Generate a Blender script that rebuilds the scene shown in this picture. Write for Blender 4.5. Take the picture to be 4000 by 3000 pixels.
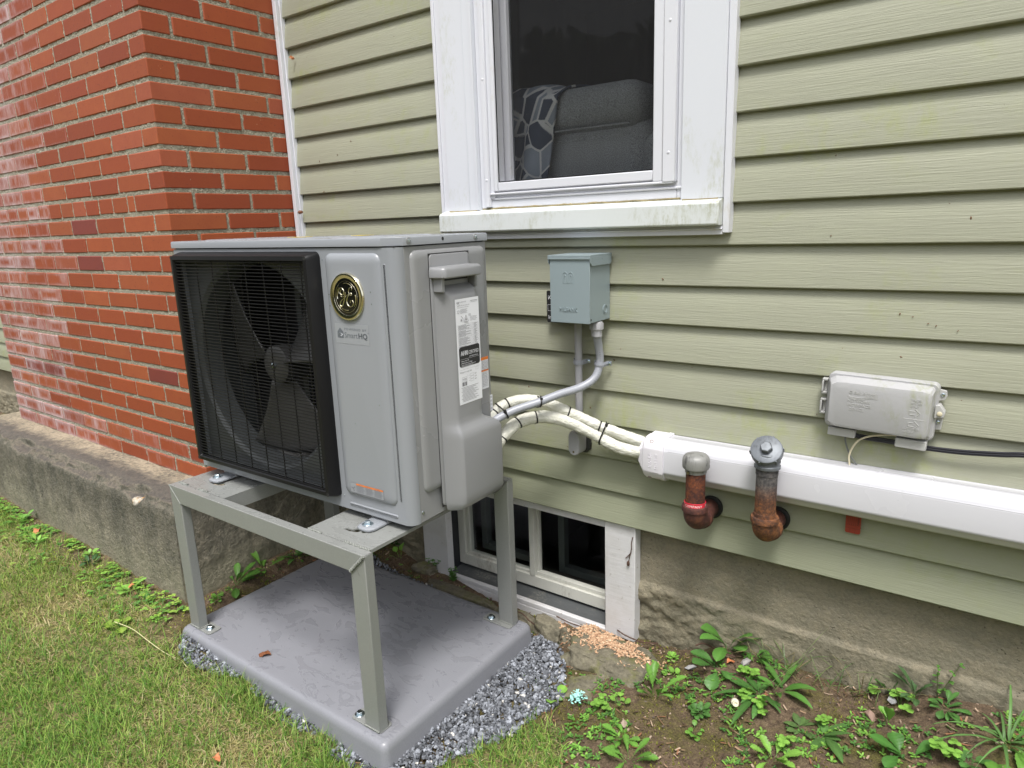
import bpy, bmesh, math, random
import numpy as np
from mathutils import Vector, Matrix, noise
R=math.radians
random.seed(7); rng=np.random.default_rng(11)
sc=bpy.context.scene
for o in list(bpy.data.objects): bpy.data.objects.remove(o)
# ---------------------------------------------------------------- camera
cd=bpy.data.cameras.new('camera'); cam=bpy.data.objects.new('camera',cd); sc.collection.objects.link(cam)
cd.sensor_width=36; cd.lens=2673.15*36/4000; cd.clip_start=.05; cd.clip_end=500
yw,pt,rl=.6383,-.2298,-.0364
fw=Vector((-math.sin(yw)*math.cos(pt),math.cos(yw)*math.cos(pt),math.sin(pt)))
rr=Vector((math.cos(yw),math.sin(yw),0)); uu=rr.cross(fw)
r2=math.cos(rl)*rr+math.sin(rl)*uu; u2=-math.sin(rl)*rr+math.cos(rl)*uu
mw=Matrix.Identity(4)
for i in range(3): mw[i][0]=r2[i]; mw[i][1]=u2[i]; mw[i][2]=-fw[i]
mw.translation=Vector((1.4891,-1.6932,1.3014)); cam.matrix_world=mw
sc.camera=cam
# ---------------------------------------------------------------- sky, sun, exposure
SUN_EL,SUN_AZ=64,150      # azimuth measured from +Y towards +X
w=bpy.data.worlds.new("World"); sc.world=w; w.use_nodes=True
nt=w.node_tree; bg=nt.nodes['Background']
sky=nt.nodes.new('ShaderNodeTexSky'); sky.sky_type='NISHITA'; sky.sun_disc=False
sky.sun_elevation=R(SUN_EL); sky.sun_rotation=R(SUN_AZ); sky.dust_density=3.0; sky.air_density=1.0; sky.ozone_density=1.0
hs=nt.nodes.new('ShaderNodeHueSaturation'); hs.inputs['Saturation'].default_value=.22
nt.links.new(sky.outputs[0],hs.inputs['Color']); nt.links.new(hs.outputs[0],bg.inputs[0]); bg.inputs[1].default_value=.12
ld=bpy.data.lights.new('sun','SUN'); ld.energy=1.5; ld.angle=R(16); ld.color=(1,.97,.92)
sun=bpy.data.objects.new('sun',ld); sc.collection.objects.link(sun)
sd=Vector((math.sin(R(SUN_AZ))*math.cos(R(SUN_EL)),math.cos(R(SUN_AZ))*math.cos(R(SUN_EL)),math.sin(R(SUN_EL))))
sun.rotation_euler=sd.to_track_quat('Z','Y').to_euler(); sun.location=(3,-4,5)
sc.view_settings.view_transform='Standard'; sc.view_settings.look='None'; sc.view_settings.gamma=1
sc.view_settings.use_curve_mapping=False; sc.view_settings.exposure=1.12
# ---------------------------------------------------------------- helpers
def link(o): sc.collection.objects.link(o); return o
class MB:
    def __init__(s): s.v=[];s.f=[];s.m=[];s.xf=None
    def add(s,vs,fs,mat=0):
        n=len(s.v)
        if s.xf is not None: vs=[tuple(s.xf@Vector(v)) for v in vs]
        s.v+= [tuple(v) for v in vs]; s.f+=[tuple(i+n for i in f) for f in fs]; s.m+=[mat]*len(fs); return s
    def box(s,x0,x1,y0,y1,z0,z1,mat=0):
        return s.add([(x0,y0,z0),(x1,y0,z0),(x1,y1,z0),(x0,y1,z0),(x0,y0,z1),(x1,y0,z1),(x1,y1,z1),(x0,y1,z1)],
            [(0,3,2,1),(4,5,6,7),(0,1,5,4),(1,2,6,5),(2,3,7,6),(3,0,4,7)],mat)
    def prism(s,poly,axis,a,b,mat=0,caps=True):
        def P(p,t):
            return {'x':(t,p[0],p[1]),'y':(p[0],t,p[1]),'z':(p[0],p[1],t)}[axis]
        n=len(poly); vs=[P(p,a) for p in poly]+[P(p,b) for p in poly]
        fs=[(i,(i+1)%n,n+(i+1)%n,n+i) for i in range(n)]
        if caps: fs+=[tuple(range(n-1,-1,-1)),tuple(range(n,2*n))]
        return s.add(vs,fs,mat)
    def tube(s,pts,r,n=12,mat=0,caps=True,rf=None):
        pts=[Vector(p) for p in pts]; N=len(pts); vs=[];fs=[]
        up=None
        for i,p in enumerate(pts):
            t=(pts[min(i+1,N-1)]-pts[max(i-1,0)]).normalized()
            if up is None:
                up=Vector((0,0,1)) if abs(t.z)<.9 else Vector((1,0,0))
            a=(up-t*up.dot(t)).normalized(); up=a; b=t.cross(a)
            for k in range(n):
                an=2*math.pi*k/n; q=r if rf is None else rf(i,an)*r
                vs.append(tuple(p+a*math.cos(an)*q+b*math.sin(an)*q))
        for i in range(N-1):
            for k in range(n):
                fs.append((i*n+k,i*n+(k+1)%n,(i+1)*n+(k+1)%n,(i+1)*n+k))
        if caps: fs+=[tuple(range(n-1,-1,-1)),tuple(range((N-1)*n,N*n))]
        return s.add(vs,fs,mat)
    def lathe(s,prof,o=(0,0,0),axis=(0,0,1),n=24,mat=0,rf=None):
        ax=Vector(axis).normalized(); q=Vector((0,0,1)).rotation_difference(ax); o=Vector(o); vs=[];fs=[]
        for r,h in prof:
            for k in range(n):
                an=2*math.pi*k/n; rr_=r*(rf(an,h) if rf else 1)
                vs.append(tuple(o+q@Vector((math.cos(an)*rr_,math.sin(an)*rr_,h))))
        M=len(prof)
        for i in range(M-1):
            for k in range(n): fs.append((i*n+k,i*n+(k+1)%n,(i+1)*n+(k+1)%n,(i+1)*n+k))
        fs+=[tuple(range(n-1,-1,-1)),tuple(range((M-1)*n,M*n))]
        return s.add(vs,fs,mat)
    def build(s,name,mats,parent=None,bevel=0,smooth=35,seg=2):
        me=bpy.data.meshes.new(name); me.from_pydata(s.v,[],s.f)
        if not isinstance(mats,(list,tuple)): mats=[mats]
        for m in mats: me.materials.append(m)
        if len(mats)>1: me.polygons.foreach_set('material_index',s.m)
        bm=bmesh.new(); bm.from_mesh(me); bmesh.ops.recalc_face_normals(bm,faces=bm.faces); bm.to_mesh(me); bm.free()
        if smooth:
            me.polygons.foreach_set('use_smooth',[True]*len(me.polygons)); me.set_sharp_from_angle(angle=R(smooth))
        me.update()
        o=link(bpy.data.objects.new(name,me))
        if parent: o.parent=parent
        if bevel:
            b=o.modifiers.new('bevel','BEVEL'); b.width=bevel; b.segments=seg; b.limit_method='ANGLE'; b.angle_limit=R(40)
        return o
def npmesh(name,v,f,mats,parent=None,smooth=False,col=None,colname='col',mi=None):
    """v (N,3), f (M,k) uniform polygon size"""
    me=bpy.data.meshes.new(name); k=f.shape[1]; M=len(f)
    me.vertices.add(len(v)); me.vertices.foreach_set('co',np.asarray(v,dtype=np.float32).ravel())
    me.loops.add(M*k); me.loops.foreach_set('vertex_index',np.asarray(f,dtype=np.int32).ravel())
    me.polygons.add(M); me.polygons.foreach_set('loop_start',np.arange(M,dtype=np.int32)*k)
    me.update(calc_edges=True)
    if not isinstance(mats,(list,tuple)): mats=[mats]
    for m in mats: me.materials.append(m)
    if mi is not None: me.polygons.foreach_set('material_index',np.asarray(mi,dtype=np.int32))
    me.polygons.foreach_set('use_smooth',np.full(M,smooth))
    if col is not None:
        a=me.color_attributes.new(colname,'FLOAT_COLOR','POINT'); c=np.ones((len(v),4),np.float32); c[:,:3]=col; a.data.foreach_set('color',c.ravel())
    me.validate(); me.update()
    o=link(bpy.data.objects.new(name,me))
    if parent: o.parent=parent
    return o
def empty(name,loc=(0,0,0),label=None,cat=None,group=None,rot=(0,0,0)):
    o=link(bpy.data.objects.new(name,None)); o.location=loc; o.rotation_euler=rot; o.empty_display_size=.05
    return tag(o,label,cat,group)
def tag(o,label=None,cat=None,group=None,kind=None):
    if label: o['label']=label
    if cat: o['category']=cat
    if group: o['group']=group
    if kind: o['kind']=kind
    return o
def smoothpath(pts,step=.006):
    pts=[Vector(p) for p in pts]; P=[pts[0]*2-pts[1]]+pts+[pts[-1]*2-pts[-2]]; out=[]
    for i in range(1,len(P)-2):
        a,b,c,d=P[i-1:i+3]; n=max(2,int((c-b).length/step))
        for k in range(n):
            t=k/n; out.append(.5*((2*b)+(c-a)*t+(2*a-5*b+4*c-d)*t*t+(3*b-a-3*c+d)*t**3))
    out.append(pts[-1]); return out
_tc={}
def textgeo(s,size,ext=0,spacing=1.0,res=2):
    key=(s,size,ext,spacing)
    if key in _tc: return _tc[key]
    c=bpy.data.curves.new('t','FONT'); c.body=s; c.size=size; c.extrude=ext; c.space_character=spacing; c.resolution_u=res
    o=bpy.data.objects.new('t',c); me=bpy.data.meshes.new_from_object(o)
    r=([tuple(v.co) for v in me.vertices],[tuple(p.vertices) for p in me.polygons])
    bpy.data.objects.remove(o); bpy.data.curves.remove(c); bpy.data.meshes.remove(me); _tc[key]=r; return r
def text(mb,s,size,loc,right=(1,0,0),up=(0,0,1),mat=0,ext=0,spacing=1.0,width=None,bold=0):
    v,f=textgeo(s,size,ext,spacing); r_=Vector(right).normalized(); u_=Vector(up).normalized(); n_=r_.cross(u_); L=Vector(loc)
    sx=1
    if width and v: sx=width/max(1e-6,max(p[0] for p in v))
    offs=[0] if not bold else [0,bold,-bold]
    for q in offs: mb.add([tuple(L+r_*(p[0]*sx+q)+u_*p[1]+n_*p[2]) for p in v],f,mat)
# ---- material helper
class NT:
    def __init__(s,mat): s.t=mat.node_tree; s.n=s.t.nodes; s.b=s.n['Principled BSDF']
    def add(s,k,**kw):
        n=s.n.new('ShaderNode'+k)
        for a,b in kw.items():
            if a.startswith('i_'):
                key=a[2:]; key=int(key) if key.isdigit() else key.replace('_',' ')
                s.set(n.inputs[key],b)
            else: setattr(n,a,b)
        return n
    def set(s,inp,b):
        if isinstance(b,bpy.types.NodeSocket): s.t.links.new(b,inp)
        elif isinstance(b,bpy.types.Node): s.t.links.new(b.outputs[0],inp)
        elif isinstance(b,(tuple,list)) and len(b)==3 and inp.type=='RGBA': inp.default_value=(*b,1)
        else: inp.default_value=b
    def co(s,scale=(1,1,1),kind='Object'):
        m=s.add('Mapping'); tc=s.add('TexCoord')
        s.t.links.new(tc.outputs[kind],m.inputs[0]); m.inputs['Scale'].default_value=scale; return m
    def geo(s,scale=(1,1,1)):
        m=s.add('Mapping'); g=s.add('NewGeometry'); s.t.links.new(g.outputs['Position'],m.inputs[0]); m.inputs['Scale'].default_value=scale; return m
    def noise(s,scale,vec=None,detail=4,rough=.55,dist=0):
        n=s.add('TexNoise',i_Scale=scale,i_Detail=detail,i_Roughness=rough,i_Distortion=dist)
        if vec: s.t.links.new(vec.outputs[0],n.inputs['Vector'])
        return n.outputs['Fac']
    def vor(s,scale,vec=None,feature='F1',out='Distance'):
        n=s.add('TexVoronoi',feature=feature,i_Scale=scale)
        if vec: s.t.links.new(vec.outputs[0],n.inputs['Vector'])
        return n.outputs[out]
    def ramp(s,fac,stops,inter='LINEAR'):
        n=s.add('ValToRGB'); s.set(n.inputs[0],fac); e=n.color_ramp.elements; n.color_ramp.interpolation=inter
        while len(e)<len(stops): e.new(.5)
        for q,(p,c) in zip(e,stops):
            q.position=p; q.color=(*c,1) if not isinstance(c,(int,float)) else (c,c,c,1)
        return n.outputs[0]
    def mix(s,fac,a,b,mode='MIX'):
        n=s.add('Mix',data_type='RGBA',blend_type=mode); s.set(n.inputs[0],fac); s.set(n.inputs[6],a); s.set(n.inputs[7],b); return n.outputs[2]
    def math(s,op,a,b=0,c=0):
        n=s.add('Math',operation=op); s.set(n.inputs[0],a); s.set(n.inputs[1],b); s.set(n.inputs[2],c); return n.outputs[0]
    def sep(s,vec):
        n=s.add('SeparateXYZ'); s.t.links.new(vec.outputs[0] if isinstance(vec,bpy.types.Node) else vec,n.inputs[0]); return n.outputs
    def bump(s,h,strength=.3,dist=.01,prev=None):
        n=s.add('Bump',i_Strength=strength,i_Distance=dist,i_Height=h)
        if prev: s.set(n.inputs['Normal'],prev)
        return n.outputs[0]
    def attr(s,name,out='Color'):
        n=s.add('Attribute'); n.attribute_name=name; return n.outputs[out]
    def out(s,color=None,rough=None,normal=None,metal=None,**kw):
        if color is not None: s.set(s.b.inputs['Base Color'],color)
        if rough is not None: s.set(s.b.inputs['Roughness'],rough)
        if normal is not None: s.set(s.b.inputs['Normal'],normal)
        if metal is not None: s.set(s.b.inputs['Metallic'],metal)
        for k,v in kw.items(): s.set(s.b.inputs[k.replace('_',' ')],v)
def mat(name,color=(.5,.5,.5),rough=.5,metal=0,fn=None,**kw):
    m=bpy.data.materials.new(name); m.use_nodes=True; t=NT(m); t.out(color,rough,None,metal,**kw)
    if fn: fn(t)
    return m
# generic paint with slight unevenness
def paint(name,c,rough=.4,var=.06,bumps=.05,bscale=60,dirt=None,dscale=3,dthr=(.55,.7),metal=0,spec=.5):
    def fn(t):
        g=t.geo(); n1=t.noise(2.5,g,5); n2=t.noise(90,g,3)
        a=tuple(x*(1-var) for x in c); b=tuple(min(1,x*(1+var)) for x in c)
        col=t.mix(t.math('MULTIPLY_ADD',n2,.4,t.math('MULTIPLY',n1,.6)),a,b)
        if dirt:
            d=t.ramp(t.noise(dscale,t.geo((1,1,.6)),8,.7),[(dthr[0],0.),(dthr[1],1.)])
            fine=t.ramp(t.noise(120,t.geo((1,1,.35)),5,.7),[(.42,0.),(.62,1.)])
            col=t.mix(t.math('MULTIPLY',t.math('MULTIPLY',d,fine),.75),col,dirt)
        rg=t.math('MULTIPLY_ADD',n1,.15,rough-.07)
        t.out(col,rg,t.bump(t.noise(bscale,g,4),bumps,.003) if bumps>=.1 else None,metal); t.b.inputs['Specular IOR Level'].default_value=spec
    return mat(name,c,rough,fn=fn)
# ---------------------------------------------------------------- materials
def f_siding(t):
    g=t.geo((1,1,1)); s=t.sep(g)
    grain=t.noise(1,t.geo((9,9,230)),6,.62,.6); grain2=t.noise(1,t.geo((30,30,520)),3,.6)
    big=t.noise(1.3,g,5); mott=t.noise(7,t.geo((1,1,2.4)),6,.65)
    col=t.mix(big,(.312,.318,.243),(.355,.360,.277))
    col=t.mix(t.ramp(mott,[(.45,0.),(.75,.35)]),col,(.37,.385,.275))
    al=t.math('MULTIPLY',t.ramp(t.noise(2.1,t.geo((1,1,1.7)),7,.72,.3),[(.52,0.),(.68,1.)]),t.ramp(t.noise(34,t.geo((1,1,.5)),6,.7),[(.38,0.),(.66,1.)]))
    col=t.mix(t.math('MULTIPLY',al,.6),col,(.30,.34,.085))
    low=t.ramp(t.math('MULTIPLY_ADD',t.noise(3,g,5),.5,s[2]),[(.75,1.),(1.15,0.)])
    col=t.mix(t.math('MULTIPLY',low,.30),col,(.26,.30,.18))
    sp=t.ramp(t.vor(38,g),[(.02,1.),(.05,0.)]); sel=t.ramp(t.noise(9,g,2),[(.62,0.),(.66,1.)])
    col=t.mix(t.math('MULTIPLY',t.math('MULTIPLY',sp,sel),.8),col,(.06,.04,.025))
    n=t.bump(grain,.55,.0022); n=t.bump(grain2,.3,.0008,n); n=t.bump(t.noise(3,t.geo((1,1,1)),2),.25,.01,n)
    t.out(col,t.math('MULTIPLY_ADD',big,.15,.42),n); t.b.inputs['Specular IOR Level'].default_value=.35
m_siding=mat('vinyl_siding',fn=f_siding)
def f_brick(t):
    uv=t.add('UVMap'); uv.uv_map='UVMap'; s=t.sep(uv.outputs[0])
    bc=t.attr('bc'); eff=t.attr('bc','Alpha')
    g=t.geo(); n1=t.noise(18,g,6,.65); n2=t.noise(140,g,4,.6)
    col=t.mix(t.ramp(n1,[(.35,0.),(.7,.6)]),bc,t.mix(.5,bc,(.24,.045,.024)))
    col=t.mix(t.ramp(n2,[(.62,0.),(.75,.8)]),col,(.085,.03,.025))
    # kiss-mark bands
    band=t.ramp(t.math('ADD',s[0],t.math('MULTIPLY',t.attr('bc','Fac'),7.3)),[(.0,0.),(1.,1.)])
    # white efflorescence gathering along the brick edges, running down in streaks
    ex=t.math('MINIMUM',s[0],t.math('SUBTRACT',1.,s[0])); ey=t.math('MINIMUM',s[1],t.math('SUBTRACT',1.,s[1]))
    ed=t.math('MINIMUM',t.math('MULTIPLY',ex,3.),ey)
    streak=t.noise(1,t.geo((260,260,20)),5,.7)
    lvl=t.math('MULTIPLY_ADD',streak,.70,t.math('SUBTRACT',t.math('MULTIPLY_ADD',eff,.55,-.35),ed))
    wf=t.ramp(lvl,[(.06,0.),(.55,1.)])
    patch=t.ramp(t.noise(5,g,4,.6),[(.36,.15),(.6,1.)]); hz=t.ramp(t.math('MULTIPLY_ADD',streak,.9,t.math('MULTIPLY_ADD',t.noise(1,t.geo((14,14,4)),4,.6),1.2,t.math('MULTIPLY_ADD',eff,.35,-1.15))),[(.12,0.),(.5,.8)])
    hz=t.math('MULTIPLY',hz,t.ramp(eff,[(.15,0.),(.6,1.)])); wf=t.math('MAXIMUM',t.math('MULTIPLY',wf,patch),hz)
    col=t.mix(t.math('MULTIPLY',wf,.85),col,(.60,.51,.54))
    # cream drips and specks
    sp=t.ramp(t.vor(60,t.geo((1,1,.55))),[(.03,1.),(.07,0.)]); sel=t.ramp(t.noise(6,g,3),[(.52,0.),(.6,1.)])
    col=t.mix(t.math('MULTIPLY',t.math('MULTIPLY',sp,sel),.8),col,(.6,.45,.32))
    n=t.bump(n1,.25,.003); n=t.bump(n2,.35,.0012,n)
    t.out(col,.62,n); t.b.inputs['Specular IOR Level'].default_value=.35
m_brick=mat('red_brick',fn=f_brick)
def f_mortar(t):
    g=t.geo(); n=t.noise(150,g,6,.7); v=t.vor(170,g)
    col=t.ramp(n,[(.32,(.15,.14,.105)),(.46,(.28,.26,.20)),(.64,(.42,.385,.305))])
    col=t.mix(t.ramp(t.noise(7,g,4),[(.5,0.),(.7,.5)]),col,(.26,.24,.19))
    lx=t.ramp(t.math('MULTIPLY_ADD',t.sep(g)[0],-1.,-1.45),[(0.,0.),(.9,1.)]); col=t.mix(t.math('MULTIPLY',t.math('MULTIPLY',lx,t.ramp(t.noise(5,g,4),[(.42,0.),(.6,1.)])),.45),col,(.50,.45,.45))
    t.out(col,.95,t.bump(v,.7,.003,t.bump(n,.7,.004)))
m_mortar=mat('rough_mortar',fn=f_mortar)
def f_foot(t):
    g=t.geo(); s=t.sep(g); n1=t.noise(4,g,8,.7); n2=t.noise(70,g,6,.7); n3=t.noise(14,t.geo((1,1,.35)),6,.7)
    nn=t.add('NewGeometry'); nz=t.sep(nn.outputs['Normal'])[2]
    top=t.ramp(nz,[(.5,0.),(.8,1.)])
    side=t.ramp(t.math('MULTIPLY_ADD',n3,.55,t.math('MULTIPLY',n2,.45)),[(.34,(.055,.052,.04)),(.45,(.155,.145,.112)),(.56,(.26,.235,.18)),(.70,(.43,.38,.29))])
    damp=t.ramp(t.math('MULTIPLY_ADD',n1,.30,s[2]),[(.36,0.),(.50,1.)])
    side=t.mix(t.math('MULTIPLY',damp,.45),side,(.05,.049,.042))
    side=t.mix(t.ramp(t.math('MULTIPLY_ADD',n1,.12,s[2]),[(.14,.6),(.28,0.)]),side,(.30,.28,.19))
    topc=t.ramp(t.math('MULTIPLY_ADD',n1,.4,t.math('MULTIPLY',n2,.6)),[(.34,(.06,.055,.05)),(.44,(.22,.19,.14)),(.54,(.38,.32,.23)),(.68,(.50,.42,.31))])
    front=t.ramp(t.math('MULTIPLY_ADD',n3,.10,s[1]),[(0.,1.),(1.,0.)])
    col=t.mix(top,side,topc)
    # dark lichen along the front edge of the top
    ed=t.ramp(t.math('MULTIPLY_ADD',n3,-.16,t.math('ADD',s[1],.68)),[(0.,1.),(.06,0.)])
    col=t.mix(t.math('MULTIPLY',t.math('MULTIPLY',top,ed),.8),col,(.06,.055,.055))
    agg=t.ramp(t.vor(95,g),[(.07,1.),(.15,0.)]); asel=t.ramp(t.noise(26,g,4),[(.5,0.),(.58,1.)]); col=t.mix(t.math('MULTIPLY',t.math('MULTIPLY',agg,asel),.75),col,(.42,.37,.27))
    agd=t.ramp(t.vor(70,t.geo((1.3,1,1))),[(.06,1.),(.14,0.)]); adsel=t.ramp(t.noise(17,g,4),[(.52,0.),(.6,1.)]); col=t.mix(t.math('MULTIPLY',t.math('MULTIPLY',agd,adsel),.8),col,(.025,.023,.02))
    # fresh chip
    v=t.add('VectorMath',operation='DISTANCE'); t.t.links.new(g.outputs[0],v.inputs[0]); v.inputs[1].default_value=(-.945,-.678,.425)
    chip=t.ramp(t.math('MULTIPLY_ADD',t.noise(45,g,5,.7),.05,v.outputs['Value']),[(.058,1.),(.068,0.)])
    chipc=t.ramp(t.noise(30,g,3),[(.45,(.66,.60,.52)),(.56,(.55,.45,.32)),(.63,(.60,.30,.06))])
    col=t.mix(chip,col,chipc)
    n=t.bump(n2,1.,.010); n=t.bump(n1,.5,.02,n)
    t.out(col,.93,n)
m_foot=mat('weathered_concrete',fn=f_foot)
def f_found(t):
    g=t.geo(); s=t.sep(g); n1=t.noise(3.2,g,7,.65); n2=t.noise(95,g,6,.65); n3=t.noise(18,g,7,.72)
    col=t.ramp(n1,[(.3,(.175,.158,.115)),(.5,(.235,.212,.158)),(.7,(.285,.252,.182))])
    col=t.mix(t.ramp(n3,[(.45,0.),(.72,.7)]),col,(.33,.28,.19))
    col=t.mix(t.ramp(s[2],[(.10,.55),(.30,0.)]),col,t.ramp(n3,[(.4,(.115,.11,.065)),(.6,(.30,.265,.18))]))
    col=t.mix(t.ramp(n2,[(.38,.0),(.62,.55)]),t.mix(.18,col,(.05,.045,.03)),t.mix(.25,col,(.42,.38,.28)))
    sp2=t.ramp(t.vor(120,g),[(.06,1.),(.13,0.)]); ss2=t.ramp(t.noise(21,g,3),[(.5,0.),(.6,1.)]); col=t.mix(t.math('MULTIPLY',t.math('MULTIPLY',sp2,ss2),.6),col,(.045,.04,.03))
    pits=t.ramp(t.vor(85,g),[(.10,1.),(.2,0.)]); psel=t.ramp(t.noise(7,g,3),[(.48,0.),(.6,1.)])
    col=t.mix(t.math('MULTIPLY',t.math('MULTIPLY',pits,psel),.7),col,(.05,.045,.035))
    col=t.mix(t.ramp(t.noise(6,t.geo((1,1,2)),8,.8),[(.68,0.),(.72,.8)]),col,(.5,.44,.34))
    n=t.bump(n2,.9,.005); n=t.bump(n3,.6,.010,n)
    n=t.bump(t.math('MULTIPLY',t.math('MULTIPLY',pits,psel),-1.),.6,.004,n)
    t.out(col,.92,n)
m_found=mat('foundation_concrete',fn=f_found)
WHITE=(.80,.80,.83); ALG=(.36,.38,.20)
m_trim=paint('white_aluminium_trim',(.66,.68,.73),.38,.03,.04,20,dirt=ALG,dscale=4.2,dthr=(.52,.70))
m_sill=paint('mildewed_white_sill',(.66,.69,.69),.4,.05,.05,20,dirt=(.33,.34,.19),dscale=6,dthr=(.46,.62))
m_vinyl=paint('white_vinyl_frame',(.68,.69,.74),.32,.03,.02,20,dirt=(.45,.40,.26),dscale=5,dthr=(.58,.7))
def f_pw(t):
    g=t.geo(); wood=t.noise(1,t.geo((5,5,90)),5,.6); n=t.noise(60,g,5,.7); b=t.noise(6,g,6,.7)
    col=t.mix(t.ramp(b,[(.45,0.),(.75,.6)]),(.62,.615,.63),(.45,.43,.39))
    col=t.mix(t.ramp(n,[(.64,0.),(.70,.8)]),col,(.22,.19,.15))
    t.out(col,.6,t.bump(wood,.35,.003,t.bump(n,.3,.002)))
m_pwood=mat('old_white_painted_wood',fn=f_pw)
m_cream=paint('yellowed_sash_paint',(.57,.57,.52),.45,.06,.05,60,dirt=(.16,.12,.08),dscale=9,dthr=(.55,.7))
m_black=mat('black_reveal_paint',(.018,.019,.024),.5)
m_darksill=paint('dark_grey_slate_sill',(.075,.08,.083),.7,.25,.3,80,dirt=(.25,.24,.2),dscale=12,dthr=(.5,.66))
def f_glass(t):
    nd=t.t.nodes; o=nd['Material Output']; tr=t.add('BsdfTransparent'); tr.inputs[0].default_value=(.9,.93,.92,1)
    gl=t.add('BsdfGlossy'); gl.inputs['Roughness'].default_value=.02; fr=t.add('Fresnel',i_IOR=1.28)
    ms=t.add('MixShader'); t.t.links.new(fr.outputs[0],ms.inputs[0]); t.t.links.new(tr.outputs[0],ms.inputs[1]); t.t.links.new(gl.outputs[0],ms.inputs[2]); t.t.links.new(ms.outputs[0],o.inputs[0])
m_glass=mat('window_glass',fn=f_glass)
def f_screen(t):
    o=t.t.nodes['Material Output']; tr=t.add('BsdfTransparent'); df=t.add('BsdfDiffuse'); g=t.geo()
    n=t.noise(40,t.geo((3,3,.5)),6,.7); sp=t.ramp(t.vor(70,g),[(.03,1.),(.06,0.)]); sel=t.ramp(t.noise(7,g,3),[(.56,0.),(.62,1.)])
    c=t.mix(t.math('MULTIPLY',sp,sel),t.mix(n,(.035,.035,.037),(.07,.07,.072)),(.5,.42,.3)); t.set(df.inputs[0],c)
    wv=t.math('MULTIPLY_ADD',t.noise(60,t.geo((1,1,.2)),3),.10,.24)
    fac=t.math('MAXIMUM',wv,t.math('MULTIPLY',sp,sel))
    ms=t.add('MixShader'); t.set(ms.inputs[0],fac); t.t.links.new(tr.outputs[0],ms.inputs[1]); t.t.links.new(df.outputs[0],ms.inputs[2]); t.t.links.new(ms.outputs[0],o.inputs[0])
m_screen=mat('insect_screen',fn=f_screen)
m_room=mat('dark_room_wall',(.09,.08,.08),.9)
def f_tweed(t):
    g=t.geo(); n=t.noise(420,t.geo((1,1,1)),3,.6); m=t.noise(30,g,4)
    t.out(t.mix(t.ramp(n,[(.35,0.),(.65,1.)]),(.16,.165,.18),(.52,.52,.54)),.95,t.bump(n,.5,.002))
m_tweed=mat('grey_tweed',fn=f_tweed)
def f_blank(t):
    g=t.co((1,1,.72),'UV'); v=t.vor(5.2,g,'DISTANCE_TO_EDGE'); c=t.vor(5.2,g,'F1','Color'); s=t.sep(c)
    cell=t.mix(t.ramp(s[0],[(.49,0.),(.51,1.)]),(.08,.095,.15),(.36,.39,.47))
    col=t.mix(t.ramp(t.math('MULTIPLY_ADD',t.noise(90,g,2),.03,v),[(.05,1.),(.075,0.)]),cell,(.85,.82,.84))
    t.out(col,.95,t.bump(t.noise(300,g,2),.4,.003))
m_blanket=mat('giraffe_fleece',fn=f_blank)
# appliance paints
m_unit=paint('silver_grey_powder_coat',(.275,.29,.315),.24,.02,.02,14,spec=.5)
m_side=paint('warm_grey_powder_coat',(.258,.262,.268),.27,.02,.02,14,spec=.5)
m_cover=paint('grey_moulded_plastic',(.245,.249,.258),.33,.02,.05,260,spec=.5)
m_gap=mat('dark_gap',(.02,.02,.02),.7)
m_grill=mat('black_plastic',(.009,.009,.010),.42,Specular_IOR_Level=.25)
m_wire=mat('black_coated_wire',(.008,.008,.009),.4,Specular_IOR_Level=.3)
m_inner=paint('galvanised_inner_panel',(.085,.093,.097),.45,.2,.1,30)
def f_coil(t):
    g=t.co(); n=t.noise(1,t.geo((400,400,4)),3)
    t.out(t.mix(n,(.006,.006,.006),(.022,.022,.024)),.6)
m_coil=mat('dark_coil_fins',fn=f_coil)
m_blade=paint('grey_fan_plastic',(.07,.07,.07),.42,.04,.05,40)
m_gold=mat('polished_champagne_metal',(.72,.68,.52),.16,1)
m_discb=mat('gloss_black',(.006,.006,.005),.12)
m_ink=mat('printed_grey_ink',(.13,.145,.165),.5)
m_stick=mat('clear_sticker',(.295,.31,.335),.34)
m_paper=mat('white_label',(.80,.81,.86),.45)
m_blk=mat('black_print',(.02,.02,.022),.5)
m_tprint=mat('small_grey_print',(.20,.20,.22),.5)
m_org=mat('orange_print',(.80,.22,.04),.5)
m_zinc=mat('zinc_plated_steel',(.62,.70,.74),.22,1)
m_bronze=mat('dull_screw',(.20,.17,.10),.4,.8)
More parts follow.
